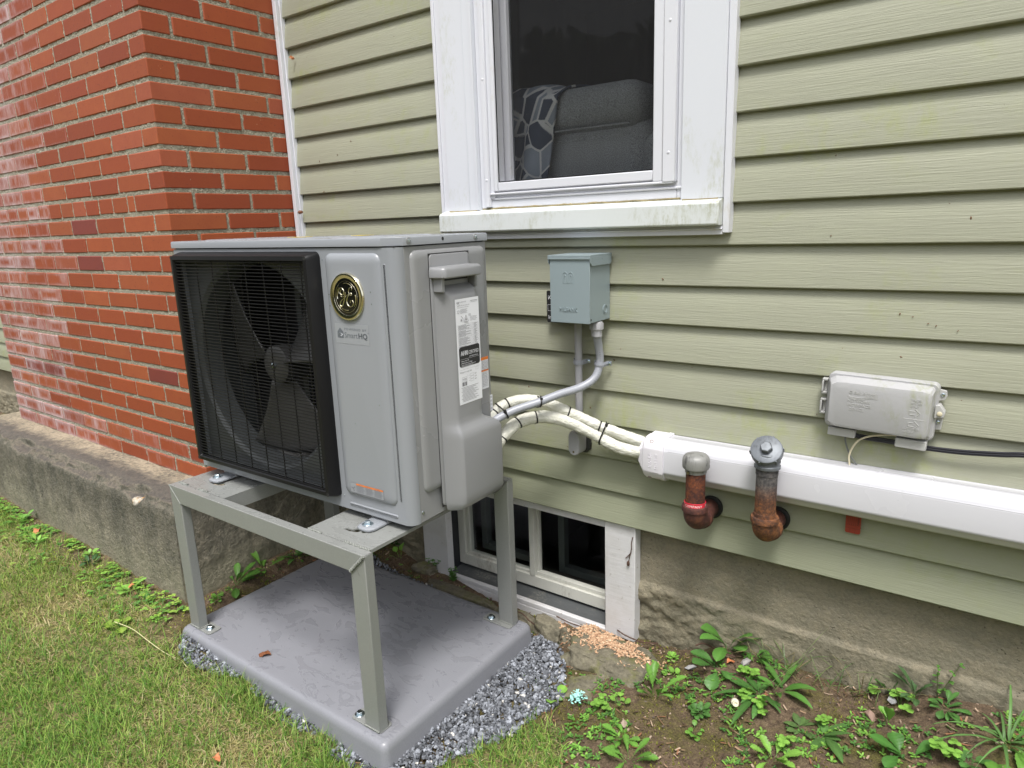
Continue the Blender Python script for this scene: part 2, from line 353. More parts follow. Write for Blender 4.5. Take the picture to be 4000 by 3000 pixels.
def wetpaint(name,c,rough,wet=1.0,drop=True):
    def fn(t):
        g=t.geo(); nn=t.add('NewGeometry'); nz=t.sep(nn.outputs['Normal'])[2]; top=t.ramp(nz,[(.7,0.),(.95,1.)])
        p1=t.noise(9.5,t.geo((1,1.7,1)),5,.6,1.4); p2=t.noise(26,t.geo((1,1.7,1)),4,.5,.8)
        film=t.math('MAXIMUM',t.ramp(p1,[(.545,0.),(.56,1.)]),t.math('MULTIPLY',t.ramp(p2,[(.60,0.),(.62,1.)]),t.ramp(t.noise(3,g,3),[(.48,0.),(.56,1.)])))
        film=t.math('MULTIPLY',t.math('MULTIPLY',film,top),wet)
        grime=t.ramp(t.noise(5,g,7,.7),[(.4,0.),(.75,.45)])
        base=t.mix(grime,c,tuple(x*.84 for x in c))
        sp=t.ramp(t.vor(26,g),[(.015,1.),(.04,0.)]); sel=t.ramp(t.noise(4,g,2),[(.5,0.),(.6,1.)])
        base=t.mix(t.math('MULTIPLY',t.math('MULTIPLY',sp,sel),.7),base,(.18,.12,.07))
        base=t.mix(t.ramp(t.noise(260,g,3,.6),[(.35,0.),(.65,.35)]),base,tuple(x*.72 for x in c))
        col=t.mix(t.math('MULTIPLY',film,.30),base,tuple(x*.70 for x in c))
        rg=t.math('MULTIPLY_ADD',film,-(rough-.13),rough)
        hgt=film
        t.out(col,rg,t.bump(hgt,.35,.0012,t.bump(t.noise(120,g,3),.05,.002))); t.b.inputs['Specular IOR Level'].default_value=.5
    return mat(name,c,rough,fn=fn)
m_pad=wetpaint('lavender_grey_pad_coating',(.25,.254,.282),.38)
m_stand=wetpaint('grey_green_steel_paint',(.255,.262,.252),.30,.5)
m_weld=paint('painted_weld_bead',(.23,.24,.22),.25,.1,.9,300)
m_boxp=paint('blue_grey_enamel',(.25,.305,.325),.38,.02,.03,40)
m_pvc=paint('grey_pvc',(.36,.36,.38),.42,.03,.05,50,dirt=(.25,.25,.22),dscale=10)
m_pvc2=paint('blue_grey_conduit',(.33,.345,.385),.34,.03,.08,200)
m_putty=mat('black_putty',(.03,.03,.03),.7)
m_white=paint('glossy_white_pvc',(.62,.62,.665),.25,.01,.02,10,spec=.55)
m_cap=paint('white_plastic_fitting',(.72,.70,.75),.35,.015,.02,10)
def f_wrap(t):
    g=t.geo(); uv=t.co((1,1,1),'UV')
    n=t.noise(55,g,5,.6); pleat=t.noise(1,t.geo((60,240,260)),4,.6)
    t.out(t.mix(n,(.76,.76,.70),(.64,.63,.53)),.38,t.bump(pleat,.75,.004,t.bump(n,.5,.005)))
m_wrap=mat('white_quilted_insulation',fn=f_wrap)
m_tie=mat('black_nylon',(.012,.012,.012),.45)
def f_rust(t):
    g=t.geo(); n1=t.noise(24,g,7,.7); n2=t.noise(130,g,6,.7); s=t.sep(g)
    c=t.ramp(t.math('MULTIPLY_ADD',n1,.5,t.math('MULTIPLY',n2,.5)),[(.36,(.018,.011,.011)),(.47,(.06,.02,.014)),(.56,(.14,.042,.018)),(.66,(.30,.09,.022))])
    t.out(c,.78,t.bump(n2,.7,.003))
m_rust=mat('rusted_iron',fn=f_rust)
def f_rust2(t):
    g=t.geo(); n1=t.noise(24,g,7,.7); n2=t.noise(130,g,6,.7); s=t.sep(g)
    c=t.ramp(t.math('MULTIPLY_ADD',n1,.5,t.math('MULTIPLY',n2,.5)),[(.36,(.03,.018,.014)),(.47,(.10,.042,.022)),(.56,(.22,.085,.03)),(.68,(.36,.16,.06))])
    gz=t.ramp(t.math('MULTIPLY_ADD',n1,.06,s[2]),[(.665,0.),(.715,1.)])
    c=t.mix(gz,c,t.ramp(n2,[(.4,(.05,.048,.05)),(.6,(.12,.11,.105))]))
    t.out(c,.74,t.bump(n2,.7,.003))
m_rust2=mat('rust_and_grey_iron',fn=f_rust2)
def f_elb(t):
    g=t.geo(); n1=t.noise(30,g,6,.65); n2=t.noise(150,g,5,.7)
    t.out(t.ramp(t.math('MULTIPLY_ADD',n1,.6,t.math('MULTIPLY',n2,.4)),[(.38,(.035,.014,.014)),(.52,(.085,.03,.024)),(.66,(.19,.07,.035))]),.66,t.bump(n2,.45,.002))
m_elb=mat('brown_cast_iron',fn=f_elb)
m_galv=paint('scuffed_galvanised_cap',(.27,.27,.26),.5,.2,.1,40,dirt=(.03,.03,.03),dscale=22,dthr=(.47,.6),metal=.15)
m_dcap=paint('dull_grey_cast_cap',(.17,.185,.205),.5,.15,.15,60,dirt=(.06,.065,.07),dscale=25,dthr=(.5,.66),metal=.4)
m_hole=mat('black_rubber_flange',(.01,.01,.01),.7)
m_band=mat('red_metal_tag',(.75,.03,.06),.35); m_bandt=mat('white_stamped_text',(.85,.8,.8),.5)
m_nid=paint('weathered_grey_plastic',(.40,.40,.41),.55,.05,.12,120,dirt=(.27,.29,.14),dscale=9,dthr=(.47,.64))
m_nid2=paint('pale_grey_plastic',(.44,.44,.43),.55,.05,.1,120)
m_cable=mat('black_cable',(.012,.012,.018),.3); m_cream2=mat('cream_wire',(.62,.56,.40),.5); m_gwire=mat('grey_wire',(.16,.17,.16),.5)
m_tagred=mat('faded_red_tag',(.32,.045,.025),.6)
m_tealp=mat('teal_flakes',(.38,.72,.66),.5)
m_ivory=mat('ivory_plastic',(.72,.68,.52),.4)
# natural
def f_soil(t):
    g=t.geo(); s=t.sep(g); n1=t.noise(5,g,7,.65); n2=t.noise(60,g,6,.7); n3=t.noise(220,g,4,.7)
    soil=t.ramp(t.math('MULTIPLY_ADD',n2,.6,t.math('MULTIPLY',n3,.4)),[(.34,(.045,.029,.017)),(.5,(.13,.088,.054)),(.66,(.25,.18,.115))])
    moss=t.ramp(n3,[(.35,(.05,.045,.008)),(.55,(.10,.095,.015)),(.7,(.19,.19,.022))])
    mm=t.ramp(t.math('MULTIPLY_ADD',n2,.25,n1),[(.58,0.),(.72,.8)])
    col=t.mix(mm,soil,moss)
    la=t.attr('col'); col=t.mix(t.math('MULTIPLY',t.sep(la)[0],.75),col,t.ramp(n2,[(.4,(.10,.115,.03)),(.6,(.30,.25,.11))]))
    t.out(col,.95,t.bump(n2,.9,.012,t.bump(n3,.7,.004)))
m_soil=mat('mossy_soil',fn=f_soil)
def vc(name,rough=.6,trans=.0,spec=.3,bs=0,bsc=200):
    def fn(t):
        t.out(t.attr('col'),rough); t.b.inputs['Specular IOR Level'].default_value=spec
        if bs: t.set(t.b.inputs['Normal'],t.bump(t.noise(bsc,t.geo(),4,.6),bs,.003))
        if trans:
            o=t.t.nodes['Material Output']; tl=t.add('BsdfTranslucent'); t.set(tl.inputs[0],t.attr('col')); ms=t.add('MixShader'); ms.inputs[0].default_value=trans
            t.t.links.new(t.b.outputs[0],ms.inputs[1]); t.t.links.new(tl.outputs[0],ms.inputs[2]); t.t.links.new(ms.outputs[0],o.inputs[0])
    return mat(name,fn=fn)
m_grass=vc('grass_blades',.5,.35); m_leaf=vc('leaf_green',.42,.3,.4,.3,90); m_gravel=vc('blue_grey_slate_chips',.55,0,.4,.35,260); m_debris=vc('soil_litter',.85)
m_shav=mat('fresh_wood_shavings',(.72,.36,.18),.7,fn=lambda t:t.out(t.ramp(t.noise(140,t.geo(),3),[(.35,(.34,.18,.10)),(.5,(.52,.33,.20)),(.65,(.66,.49,.33))]),.7))
def f_rock(t):
    g=t.geo(); n1=t.noise(8,g,7,.7); n2=t.noise(90,g,6,.7)
    c=t.ramp(t.math('MULTIPLY_ADD',n1,.5,t.math('MULTIPLY',n2,.5)),[(.36,(.07,.063,.045)),(.5,(.155,.14,.10)),(.66,(.26,.235,.165))])
    c=t.mix(t.ramp(t.noise(13,g,5,.7),[(.52,0.),(.68,.75)]),c,(.13,.135,.03))
    t.out(c,.9,t.bump(n2,.6,.004,t.bump(n1,.6,.015)))
m_rock=mat('flat_fieldstone',fn=f_rock)
m_dleaf=mat('dry_brown_leaf',fn=lambda t:t.out(t.mix(t.noise(30,t.geo(),4),(.10,.03,.012),(.27,.095,.03)),.6))
m_oleaf=mat('orange_dead_leaf',fn=lambda t:t.out(t.mix(t.noise(40,t.geo(),4),(.42,.12,.04),(.62,.26,.12)),.7))
m_twig=mat('brown_twig',(.085,.045,.03),.8)
#--STRUCTURE--
# ================================================================ GROUND
GP=np.array([(-4.5,.0,.06),(-4.5,-1,.08),(-2.5,-.75,.11),(-1.5,-.75,.10),(-.72,-.74,.088),(-.68,-.3,.10),(-.66,0,.10),(-.45,0,.07),(-.22,.03,.03),(.2,-.05,.0),(.45,0,.01),(.65,0,.035),(1.04,.05,.115),(1.6,.05,.18),(2.4,0,.2),(.375,-.14,.0),(.42,-.45,.0),(.375,-.78,.0),(0,-.8,.014),(-.3,-.8,.036),(-.5,-.8,.055),(.6,-.4,.012),(.8,-.25,.045),(1.0,-.5,.04),(.6,-1.1,.0),(-.5,-1.3,.03),(-1.5,-1.5,.06),(1.3,-.3,.09),(2,-.6,.12),(3,-1.2,.12),(0,-2.5,.0),(3,-3,.05),(-3,-3,.05)])
def ghv(x,y):
    x=np.asarray(x,float); y=np.asarray(y,float); n=np.zeros_like(x); d=np.zeros_like(x)
    for a,b,z in GP:
        w_=1/((x-a)**2+(y-b)**2+.006)**1.6; n+=w_*z; d+=w_
    z=n/d; dx=np.maximum(np.maximum(-.5666-x,x-.375),0); dy=np.maximum(np.maximum(-.764-y,y+.1275),0)
    return np.minimum(z,.052+.7*np.hypot(dx,dy))
def gh(x,y): return float(ghv([x],[y])[0])
def sstep(a,b,x): t=np.clip((x-a)/(b-a),0,1); return t*t*(3-2*t)
def vnoise(x,y,sc_,seed=0,octv=3):
    out=np.zeros(np.shape(x)); amp=1; tot=0
    for o in range(octv):
        X=x*sc_+seed*17.3; Y=y*sc_+seed*9.1; xi=np.floor(X).astype(int); yi=np.floor(Y).astype(int); fx=X-xi; fy=Y-yi
        fx=fx*fx*(3-2*fx); fy=fy*fy*(3-2*fy)
        def h(a,b):
            q=(a*374761393+b*668265263+(seed+o)*974711)&0x7fffffff; q=((q^(q>>13))*1274126177)&0x7fffffff; return ((q^(q>>16))&0xffff)/65535.
        v=(h(xi,yi)*(1-fx)+h(xi+1,yi)*fx)*(1-fy)+(h(xi,yi+1)*(1-fx)+h(xi+1,yi+1)*fx)*fy
        out+=v*amp; tot+=amp; amp*=.5; sc_*=2.03
    return out/tot
def lawnmask(x,y):
    n=(vnoise(x,y,5,3)-.5)*.16
    left=sstep(-.66,-.84,y+n*1.3)                                    # front lawn
    fr=sstep(.0,.05,(.66+(-y-.33)*.35)-x+n*.5)*sstep(-.36,-.46,y+n)*sstep(.50,.56,x+n*.4+(-y-.4)*.15) # tongue right of the gravel
    far=sstep(-.75,-1.0,y+n)
    l=np.where(x<.45,left*sstep(-.74,-.80,y+np.where(x>-.6,0,1)*0-.0*n) if False else left,0)
    m=np.maximum(np.where(x<.47,left,0),np.maximum(fr,far))
    # thin it towards the footing on the left
    return m
def axis_(lo,hi,step,far):
    a=np.arange(lo,hi+1e-9,step); k=[]; d=step; p=hi
    while p<far: d*=1.35; p+=d; k.append(p)
    j=[];d=step;p=lo
    while p>-far: d*=1.35; p-=d; j.append(p)
    return np.array(j[::-1]+list(a)+k)
xs=axis_(-2.9,2.0,.008,70); ys=axis_(-1.45,.10,.008,70)
X,Y=np.meshgrid(xs,ys,indexing='ij')
near=sstep(6,3,np.hypot(X,Y)); Z=ghv(X,Y)*near+.04*(1-near)
inside=(Y>.1)&(Y<5.05)&(X>-7.95)&(X<4.95)
soilish=1-lawnmask(X,Y)
Z+=near*((vnoise(X,Y,9,1)-.5)*.012+(vnoise(X,Y,45,2,3)-.5)*.009*(.4+soilish))
Z=np.where(inside,-1.2,Z)
LM=lawnmask(X,Y)
cols=np.stack([LM,LM,LM],-1).reshape(-1,3)
nx,ny=X.shape; I=np.arange(nx*ny).reshape(nx,ny)
F=np.stack([I[:-1,:-1],I[1:,:-1],I[1:,1:],I[:-1,1:]],-1).reshape(-1,4)
g=npmesh('ground',np.stack([X,Y,Z],-1).reshape(-1,3),F,m_soil,smooth=True,col=cols); tag(g,kind='structure')
# ================================================================ HOUSE
house=empty('house',(0,0,0),'house wall of sage green vinyl siding on a tan concrete foundation','house')
CH=.1016; Z0=.42
def siding_run(x0,x1,k0,k1):
    xs_=np.arange(x0,x1+.0249,.025); xs_[-1]=x1
    V=[];Fc=[]
    prof=[(.0185,-.0015),(.0018,-.0012),(.0,.001),(.0003,.006),(.0040,.040),(.0092,.072),(.0150,.094),(.0185,CH+.003)]
    n=len(prof)
    for k in range(k0,k1):
        z=Z0+k*CH; b=sum(len(a) for a in V)
        wob=.0012*np.sin(xs_*2.1+k*1.7)+.0008*np.sin(xs_*5.3+k*.9+1)
        P=np.zeros((len(xs_),n,3))
        for j,(y,dz) in enumerate(prof):
            P[:,j,0]=xs_; P[:,j,1]=y+wob*(1 if j<6 else .3); P[:,j,2]=z+dz+.0006*np.sin(xs_*3+k*2.3)*(1 if j<4 else 0)
        V.append(P.reshape(-1,3)); J=np.arange(len(xs_)*n).reshape(len(xs_),n)+b
        Fc.append(np.stack([J[:-1,:-1],J[1:,:-1],J[1:,1:],J[:-1,1:]],-1).reshape(-1,4))
    return np.concatenate(V),np.concatenate(Fc)
WX0,WX1=.02,.905
VV=[];FF=[];off=0
for args in [(-8,5,0,9),(-8,WX0,9,20),(WX1,5,9,20),(-8,5,20,30)]:
    v,f=siding_run(*args); VV.append(v); FF.append(f+off); off+=len(v)
o=npmesh('siding',np.concatenate(VV),np.concatenate(FF),m_siding,house,smooth=True); o.data.set_sharp_from_angle(angle=R(32))
# sheathing behind the siding (with the window opening) and the far sides of the house
m=MB(); m.box(-8,WX0+.02,.02,.10,.415,3.45); m.box(WX1-.02,5,.02,.10,.415,3.45); m.box(WX0+.02,WX1-.02,.02,.10,.415,1.33); m.box(WX0+.02,WX1-.02,.02,.10,2.4,3.45)
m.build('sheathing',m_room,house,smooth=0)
m=MB(); m.box(-8,-7.9,.10,5,.415,3.45); m.box(4.9,5,.10,5,.415,3.45); m.box(-8,5,5,5.1,0,3.45); m.build('outer_wall',m_siding,house,smooth=0)
m=MB(); m.prism([(-.45,3.45),(2.55,4.9),(5.6,3.45),(5.6,3.38),(-.45,3.38)],'x',-8.3,5.3); m.build('roof',paint('roof_shingle',(.06,.058,.055),.9),house,smooth=0)
# foundation with an opening for the basement window
BX0,BX1,BZ0,BZ1=-.11,.565,.03,.405
fx=np.concatenate([np.arange(-5,.5,.012),np.arange(.5,1.75,.005),np.arange(1.75,3.5,.012)]); fz=np.arange(-.15,.4221,.006)
X,Zf=np.meshgrid(fx,fz,indexing='ij')
n1=vnoise(X,Zf,6,5,5)-.5; n2=vnoise(X,Zf,28,6,4)-.5
ledge=.222+.004*np.sin(X*4)
below=sstep(ledge+.004,ledge-.004,Zf)
crumb=below*sstep(.55,.66,X)*sstep(1.20,.80,X+n1*.4); crumb=np.maximum(crumb,sstep(-.2,-.3,X)*sstep(.3,.1,Zf))
n3=vnoise(X*.6,Zf,75,7,3)-.5; n4=vnoise(X,Zf*2.2,13,8,5)-.5
Yf=.052-.010*below+crumb*(n1*.020+n4*.010+np.floor((n1+n4)*9)/9*.012+np.abs(n2)*.010+n3*.012-.003)+n2*.002+n3*.0015-.005*np.exp(-((Zf-ledge)/.003)**2)*(1-crumb)
Yf-=sstep(.12,.0,Zf-ghv(X,np.full_like(X,.03)))*.012*(n2+.3)
gx,gz=X.shape; I=np.arange(gx*gz).reshape(gx,gz); Fq=np.stack([I[:-1,:-1],I[1:,:-1],I[1:,1:],I[:-1,1:]],-1).reshape(-1,4)
cx=(X[:-1,:-1].reshape(-1)+.004); cz=(Zf[:-1,:-1].reshape(-1)+.003)
keep=~((cx>BX0-.02)&(cx<BX1+.02)&(cz>BZ0-.02)&(cz<.5))
npmesh('foundation',np.stack([X,Yf,Zf],-1).reshape(-1,3),Fq[keep],m_found,house,smooth=True)
for a_,b_ in ((-8,-5),(3.48,5)): m=MB(); m.box(a_,b_,.045,.2,-.3,.415); m.build('foundation_end',m_found,house,smooth=0)
# white J channel beside the chimney
m=MB(); m.box(-.752,-.733,-.020,-.006,.40,3.4); m.box(-.7445,-.728,-.006,.012,.40,3.4); m.box(-.762,-.752,-.013,.012,.40,3.4)
m.build('corner_trim',m_vinyl,house,bevel=.002)
# ---- ground-floor window
win=empty('window',(0,0,0)); win.parent=house
ZT=2.36
m=MB(); m.box(.030,.152,-.022,.03,1.345,ZT); m.box(.792,.897,-.022,.03,1.345,ZT); m.box(.018,.908,-.022,.03,ZT,ZT+.12)
m.box(.144,.152,-.027,-.0222,1.345,ZT); m.box(.112,.116,-.0235,-.0222,1.345,ZT)
m.build('casing',m_trim,win,bevel=.0035)
m=MB(); m.box(-.007,.004,-.017,.01,1.258,ZT+.13); m.box(.004,.0296,-.014,.01,1.279,ZT+.13); m.box(.8974,.915,-.017,.01,1.262,ZT+.13); m.box(.004,.8972,-.0165,.01,1.258,1.279); m.box(.004,.8972,-.021,-.0166,1.270,1.274)
m.build('j_channel',m_vinyl,win,bevel=.0015)
m=MB(); m.prism([(-.046,1.284),(-.046,1.333),(-.040,1.339),(.004,1.349),(.02,1.349),(.02,1.280),(-.040,1.280)],'x',.006,.8965)
m.build('sill',m_sill,win,bevel=.002)
# caulk and grime line at the back of the sill
m=MB(); pts=[(x,-.010,1.3475+.0012*math.sin(x*60)) for x in np.arange(.155,.79,.01)]
m.tube(pts,.0028,6,rf=lambda i,a:.6+.7*random.random()); m.tube([(x,-.0225,1.3435) for x in np.arange(.796,.895,.01)],.0024,6,rf=lambda i,a:.6+.7*random.random()); m.tube([(x,-.0225,1.3435) for x in np.arange(.032,.15,.01)],.0024,6,rf=lambda i,a:.6+.7*random.random())
m.build('caulk_line',paint('stained_caulk',(.30,.25,.13),.8,.5,.5,60),win)
# stepped vinyl frame
m=MB(); m.box(.1525,.172,-.012,.03,1.349,ZT); m.box(.1722,.190,-.020,.03,1.352,ZT); m.box(.1902,.2055,-.014,.03,1.372,ZT)
m.box(.7755,.7915,-.010,.03,1.349,ZT); m.box(.741,.7752,-.022,.03,1.390,ZT); m.box(.1902,.7752,-.010,.03,1.349,1.3715); m.box(.1902,.790,-.014,.03,1.3717,1.378); m.box(.1902,.77,-.020,-.0142,1.386,1.392)
m.box(.1902,.7752,-.008,.03,1.3782,1.3958)
m.build('frame',m_vinyl,win,bevel=.002)
m=MB(); m.box(.2058,.2205,-.018,.02,1.396,ZT); m.box(.7135,.7408,-.019,.02,1.392,ZT); m.box(.2207,.7133,-.017,.02,1.396,1.421); m.box(.2207,.7133,-.012,.02,ZT-.03,ZT)
m.build('screen_frame',m_vinyl,win,bevel=.0025)
m=MB(); m.tube([(.2222,-.0125,1.4226),(.2222,-.0125,ZT-.03)],.0018,6); m.tube([(.2222,-.0125,1.4226),(.712,-.0125,1.4226)],.0018,6); m.tube([(.7118,-.0125,1.4226),(.7118,-.0125,ZT-.03)],.0014,6); m.build('screen_gasket',m_grill,win)
m=MB(); m.add([(.2205,-.006,1.42),(.7135,-.006,1.42),(.7135,-.006,ZT-.03),(.2205,-.006,ZT-.03)],[(0,1,2,3)]); m.build('insect_screen',m_screen,win,smooth=0)
m=MB(); m.box(.206,.232,.035,.06,1.39,ZT); m.box(.232,.70,.035,.06,1.39,1.428); m.box(.70,.76,.035,.06,1.39,ZT); m.box(.262,.70,.035,.06,1.99,2.03); m.build('sash',m_vinyl,win,bevel=.003)
m=MB(); m.add([(.232,.05,1.428),(.70,.05,1.428),(.70,.05,ZT),(.232,.05,ZT)],[(0,1,2,3)]); m.build('glass_pane',m_glass,win,smooth=0)
for (x,z) in [(.1812,1.71),(.181,1.43),(.757,1.76),(.757,1.46),(.1812,2.05)]:
    m=MB(); m.lathe([(.0035,0),(.0035,.001),(.002,.0022)],(x,-.0195 if x<.5 else -.0215,z),(0,-1,0),12); m.build('rivet',m_vinyl,win)
# room inside
m=MB(); x0,x1,y0,y1,z0,z1=-1.5,2.5,.101,3.5,.9,2.9
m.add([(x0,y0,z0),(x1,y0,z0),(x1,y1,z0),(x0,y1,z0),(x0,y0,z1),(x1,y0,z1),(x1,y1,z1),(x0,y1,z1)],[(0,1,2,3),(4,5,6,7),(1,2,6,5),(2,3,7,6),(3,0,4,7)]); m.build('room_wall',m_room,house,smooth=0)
# armchair and blanket seen through the screen
ac=empty('armchair',(.35,.45,.95),'grey tweed armchair back seen through the window screen','armchair')
def cushion(name,x0,x1,y0,y1,z0,z1,r,mt,par,n=14):
    m=MB(); m.box(x0,x1,y0,y1,z0,z1); o=m.build(name,mt,par,bevel=r,seg=5,smooth=60); return o
c=cushion('backrest',-.36,.275,-.30,-.06,.30,.64,.06,m_tweed,ac); c=cushion('headrest',-.37,.262,-.33,-.05,.60,.735,.062,m_tweed,ac); cushion('armrest',.24,.40,-.31,.35,.2,.60,.06,m_tweed,ac); cushion('seat',-.36,.2,-.06,.5,.05,.42,.05,m_tweed,ac)
m=MB(); m.tube([(x,-.331,.611) for x in np.arange(-.35,.24,.02)],.003,6); m.build('piping',m_tweed,ac)
V=[];N1,N2=34,40
for i in range(N1):
    for j in range(N2):
        s_=i/(N1-1); t_=j/(N2-1)    # s across, t along
        top=.738+.01*math.sin(s_*5); xx=-.215+s_*.245*(1-.42*t_)
        if t_<.22: yy=-.05-.28*(t_/.22)*.9; zz=top+.018*math.sin(t_/.22*math.pi)
        else:
            q=(t_-.22)/.78; yy=-.335-.012*math.sin(s_*9+q*3)-.006*q; zz=top-.02-q*.36
        V.append((xx,yy,zz+.004*math.sin(s_*14)))
I=np.arange(N1*N2).reshape(N1,N2); Fq=np.stack([I[:-1,:-1],I[1:,:-1],I[1:,1:],I[:-1,1:]],-1).reshape(-1,4)
bl=npmesh('blanket',np.array(V)+np.array([.35,.45,.95]),Fq,m_blanket,smooth=True); tag(bl,'fleece throw with a slate blue giraffe pattern draped over the armchair','blanket')
uvl=bl.data.uv_layers.new(name='UVMap'); li=np.zeros(len(bl.data.loops),np.int32); bl.data.loops.foreach_get('vertex_index',li)
uv=np.stack([li//N2/(N1-1)*.75,li%N2/(N2-1)*1.5],-1); uvl.data.foreach_set('uv',uv.astype(np.float32).ravel())
so=bl.modifiers.new('thick','SOLIDIFY'); so.thickness=.006
# ---- basement window
bw=empty('basement_window',(0,0,0)); bw.parent=house
m=MB(); m.box(-.222,-.103,.016,.050,.028,.425); m.box(.555,.657,.012,.050,.034,.425); m.box(-.1028,.5548,.020,.050,.388,.425)
m.build('casing',m_pwood,bw,bevel=.0025)
m=MB(); m.box(-.225,.640,.014,.055,-.06,.0275); m.box(-.1028,.5548,.014,.055,.0275,.046); m.build('bottom_board',m_pwood,bw,bevel=.003)
m=MB(); m.box(-.112,-.1035,.0505,.16,.03,.42); m.box(.5555,.566,.0505,.16,.03,.42); m.box(-.1035,.5555,.0505,.16,.392,.42); m.build('reveal',m_black,bw,smooth=0)
m=MB(); m.prism([(.030,.0465),(.055,.046),(.16,.060),(.16,.02),(.055,.02),(.055,.0270),(.030,.0463)],'x',-.1027,.5547); m.build('sill',m_darksill,bw,smooth=0)
m=MB(); m.box(-.103,-.072,.082,.12,.062,.40); m.box(.53,.555,.082,.12,.062,.40); m.box(-.0718,.5298,.082,.12,.062,.104); m.box(-.0718,.5298,.082,.12,.365,.40); m.box(.2215,.2425,.080,.12,.1042,.3648)
m.build('frame',m_cream,bw,bevel=.002)
m=MB(); m.box(-.0716,-.056,.092,.115,.1044,.3646); m.box(-.0558,.2213,.092,.115,.1044,.113); m.box(.2427,.5296,.092,.115,.1044,.118); m.box(.2427,.252,.098,.115,.118,.3646); m.build('sash',m_cream,bw,bevel=.0015)
m=MB(); m.add([(-.056,.1,.113),(.2213,.1,.113),(.2213,.1,.3646),(-.056,.1,.3646)],[(0,1,2,3)]); m.add([(.2427,.112,.118),(.5296,.112,.118),(.5296,.112,.3646),(.2427,.112,.3646)],[(0,1,2,3)]); m.build('glass_pane',m_glass,bw,smooth=0)
m=MB(); m.box(-.055,-.03,.16,.19,.10,.37); m.box(-.03,.2,.16,.19,.10,.125); m.box(.29,.315,.16,.19,.10,.37); m.box(.315,.53,.16,.19,.10,.125); m.build('inner_sash',mat('dusty_inner_sash',(.10,.11,.108),.6),bw,bevel=.002)
m=MB(); x0,x1,y0,y1,z0,z1=-.6,1.2,.19,2.5,-.6,.41
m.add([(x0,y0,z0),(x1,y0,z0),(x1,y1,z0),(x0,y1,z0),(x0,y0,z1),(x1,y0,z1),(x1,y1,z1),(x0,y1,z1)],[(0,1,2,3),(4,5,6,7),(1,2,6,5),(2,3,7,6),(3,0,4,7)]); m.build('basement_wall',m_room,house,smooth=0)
# ================================================================ CHIMNEY
chim=empty('chimney',(-1.6,-.25,.1),'wide red brick chimney standing on a stained concrete footing','chimney')
cxr,cyf,cxl=-.764,-.4977,-2.4616; hb=.06723; zbase=.4447; mj=.0132; J=.0100
V=[];Fb=[];UV=[];BC=[]
EPS=.0028
def brick(x0,x1,y0,y1,z0,z1,eff):
    """bevelled-corner brick: faces left/front/right + top/bottom with UV 0..1 on each"""
    j=lambda:random.uniform(-.0012,.0012)
    x0+=j();x1+=j();z0+=j();z1+=j(); 
    base=random.choice([(.305,.068,.024),(.29,.063,.022),(.325,.078,.027),(.27,.056,.021),(.335,.088,.032)])
    if random.random()<.03: base=(.19,.042,.034)
    if random.random()<.05: base=(.34,.088,.042)
    k=random.uniform(.9,1.08); col=tuple(c*k for c in base)
    n=len(V); e=EPS
    # 24-vertex chamfer box: inset faces
    pts={}
    xs_=(x0,x1);ys_=(y0,y1);zs_=(z0,z1)
    def P(a,b,c,ax):
        p=[xs_[a],ys_[b],zs_[c]]; sgn=[1,-1]
        for k_,q in enumerate((a,b,c)):
            if k_!=ax: p[k_]+=e*sgn[q]
        return p
    idx={}
    for ax in range(3):
        for a in (0,1):
            for b in (0,1):
                for c in (0,1):
                    idx[(a,b,c,ax)]=len(V); V.append(P(a,b,c,ax))
    def face(q,uvs): Fb.append(q); UV.extend(uvs); BC.append((*col,eff))
    U=[(0,0),(1,0),(1,1),(0,1)]
    I_=lambda a,b,c,ax:idx[(a,b,c,ax)]
    face((I_(0,0,0,1),I_(1,0,0,1),I_(1,0,1,1),I_(0,0,1,1)),U); face((I_(1,1,0,1),I_(0,1,0,1),I_(0,1,1,1),I_(1,1,1,1)),U)
    face((I_(1,0,0,0),I_(1,1,0,0),I_(1,1,1,0),I_(1,0,1,0)),U); face((I_(0,1,0,0),I_(0,0,0,0),I_(0,0,1,0),I_(0,1,1,0)),U)
    face((I_(0,0,1,2),I_(1,0,1,2),I_(1,1,1,2),I_(0,1,1,2)),[(0,1)]*4); face((I_(0,1,0,2),I_(1,1,0,2),I_(1,0,0,2),I_(0,0,0,2)),[(0,0)]*4)
    # edge strips
    for (a,b) in ((0,0),(1,0),(1,1),(0,1)):
        face((I_(a,b,0,0),I_(a,b,1,0),I_(a,b,1,1),I_(a,b,0,1)),[(0,0),(0,1),(0,1),(0,0)])
    for c in (0,1):
        for b in (0,1): face((I_(0,b,c,1),I_(1,b,c,1),I_(1,b,c,2),I_(0,b,c,2)),[(0,c),(1,c),(1,c),(0,c)])
        for a in (0,1): face((I_(a,0,c,0),I_(a,1,c,0),I_(a,1,c,2),I_(a,0,c,2)),[(0,c),(1,c),(1,c),(0,c)])
    for a in (0,1):
        for b in (0,1):
            for c in (0,1): face((I_(a,b,c,0),I_(a,b,c,1),I_(a,b,c,2),I_(a,b,c,2)),[(a,c)]*4)
L=cxr-cxl; pitch=(L+J)/8; SL=pitch-J; HD=.092
nrow=int((3.9-zbase)/hb)
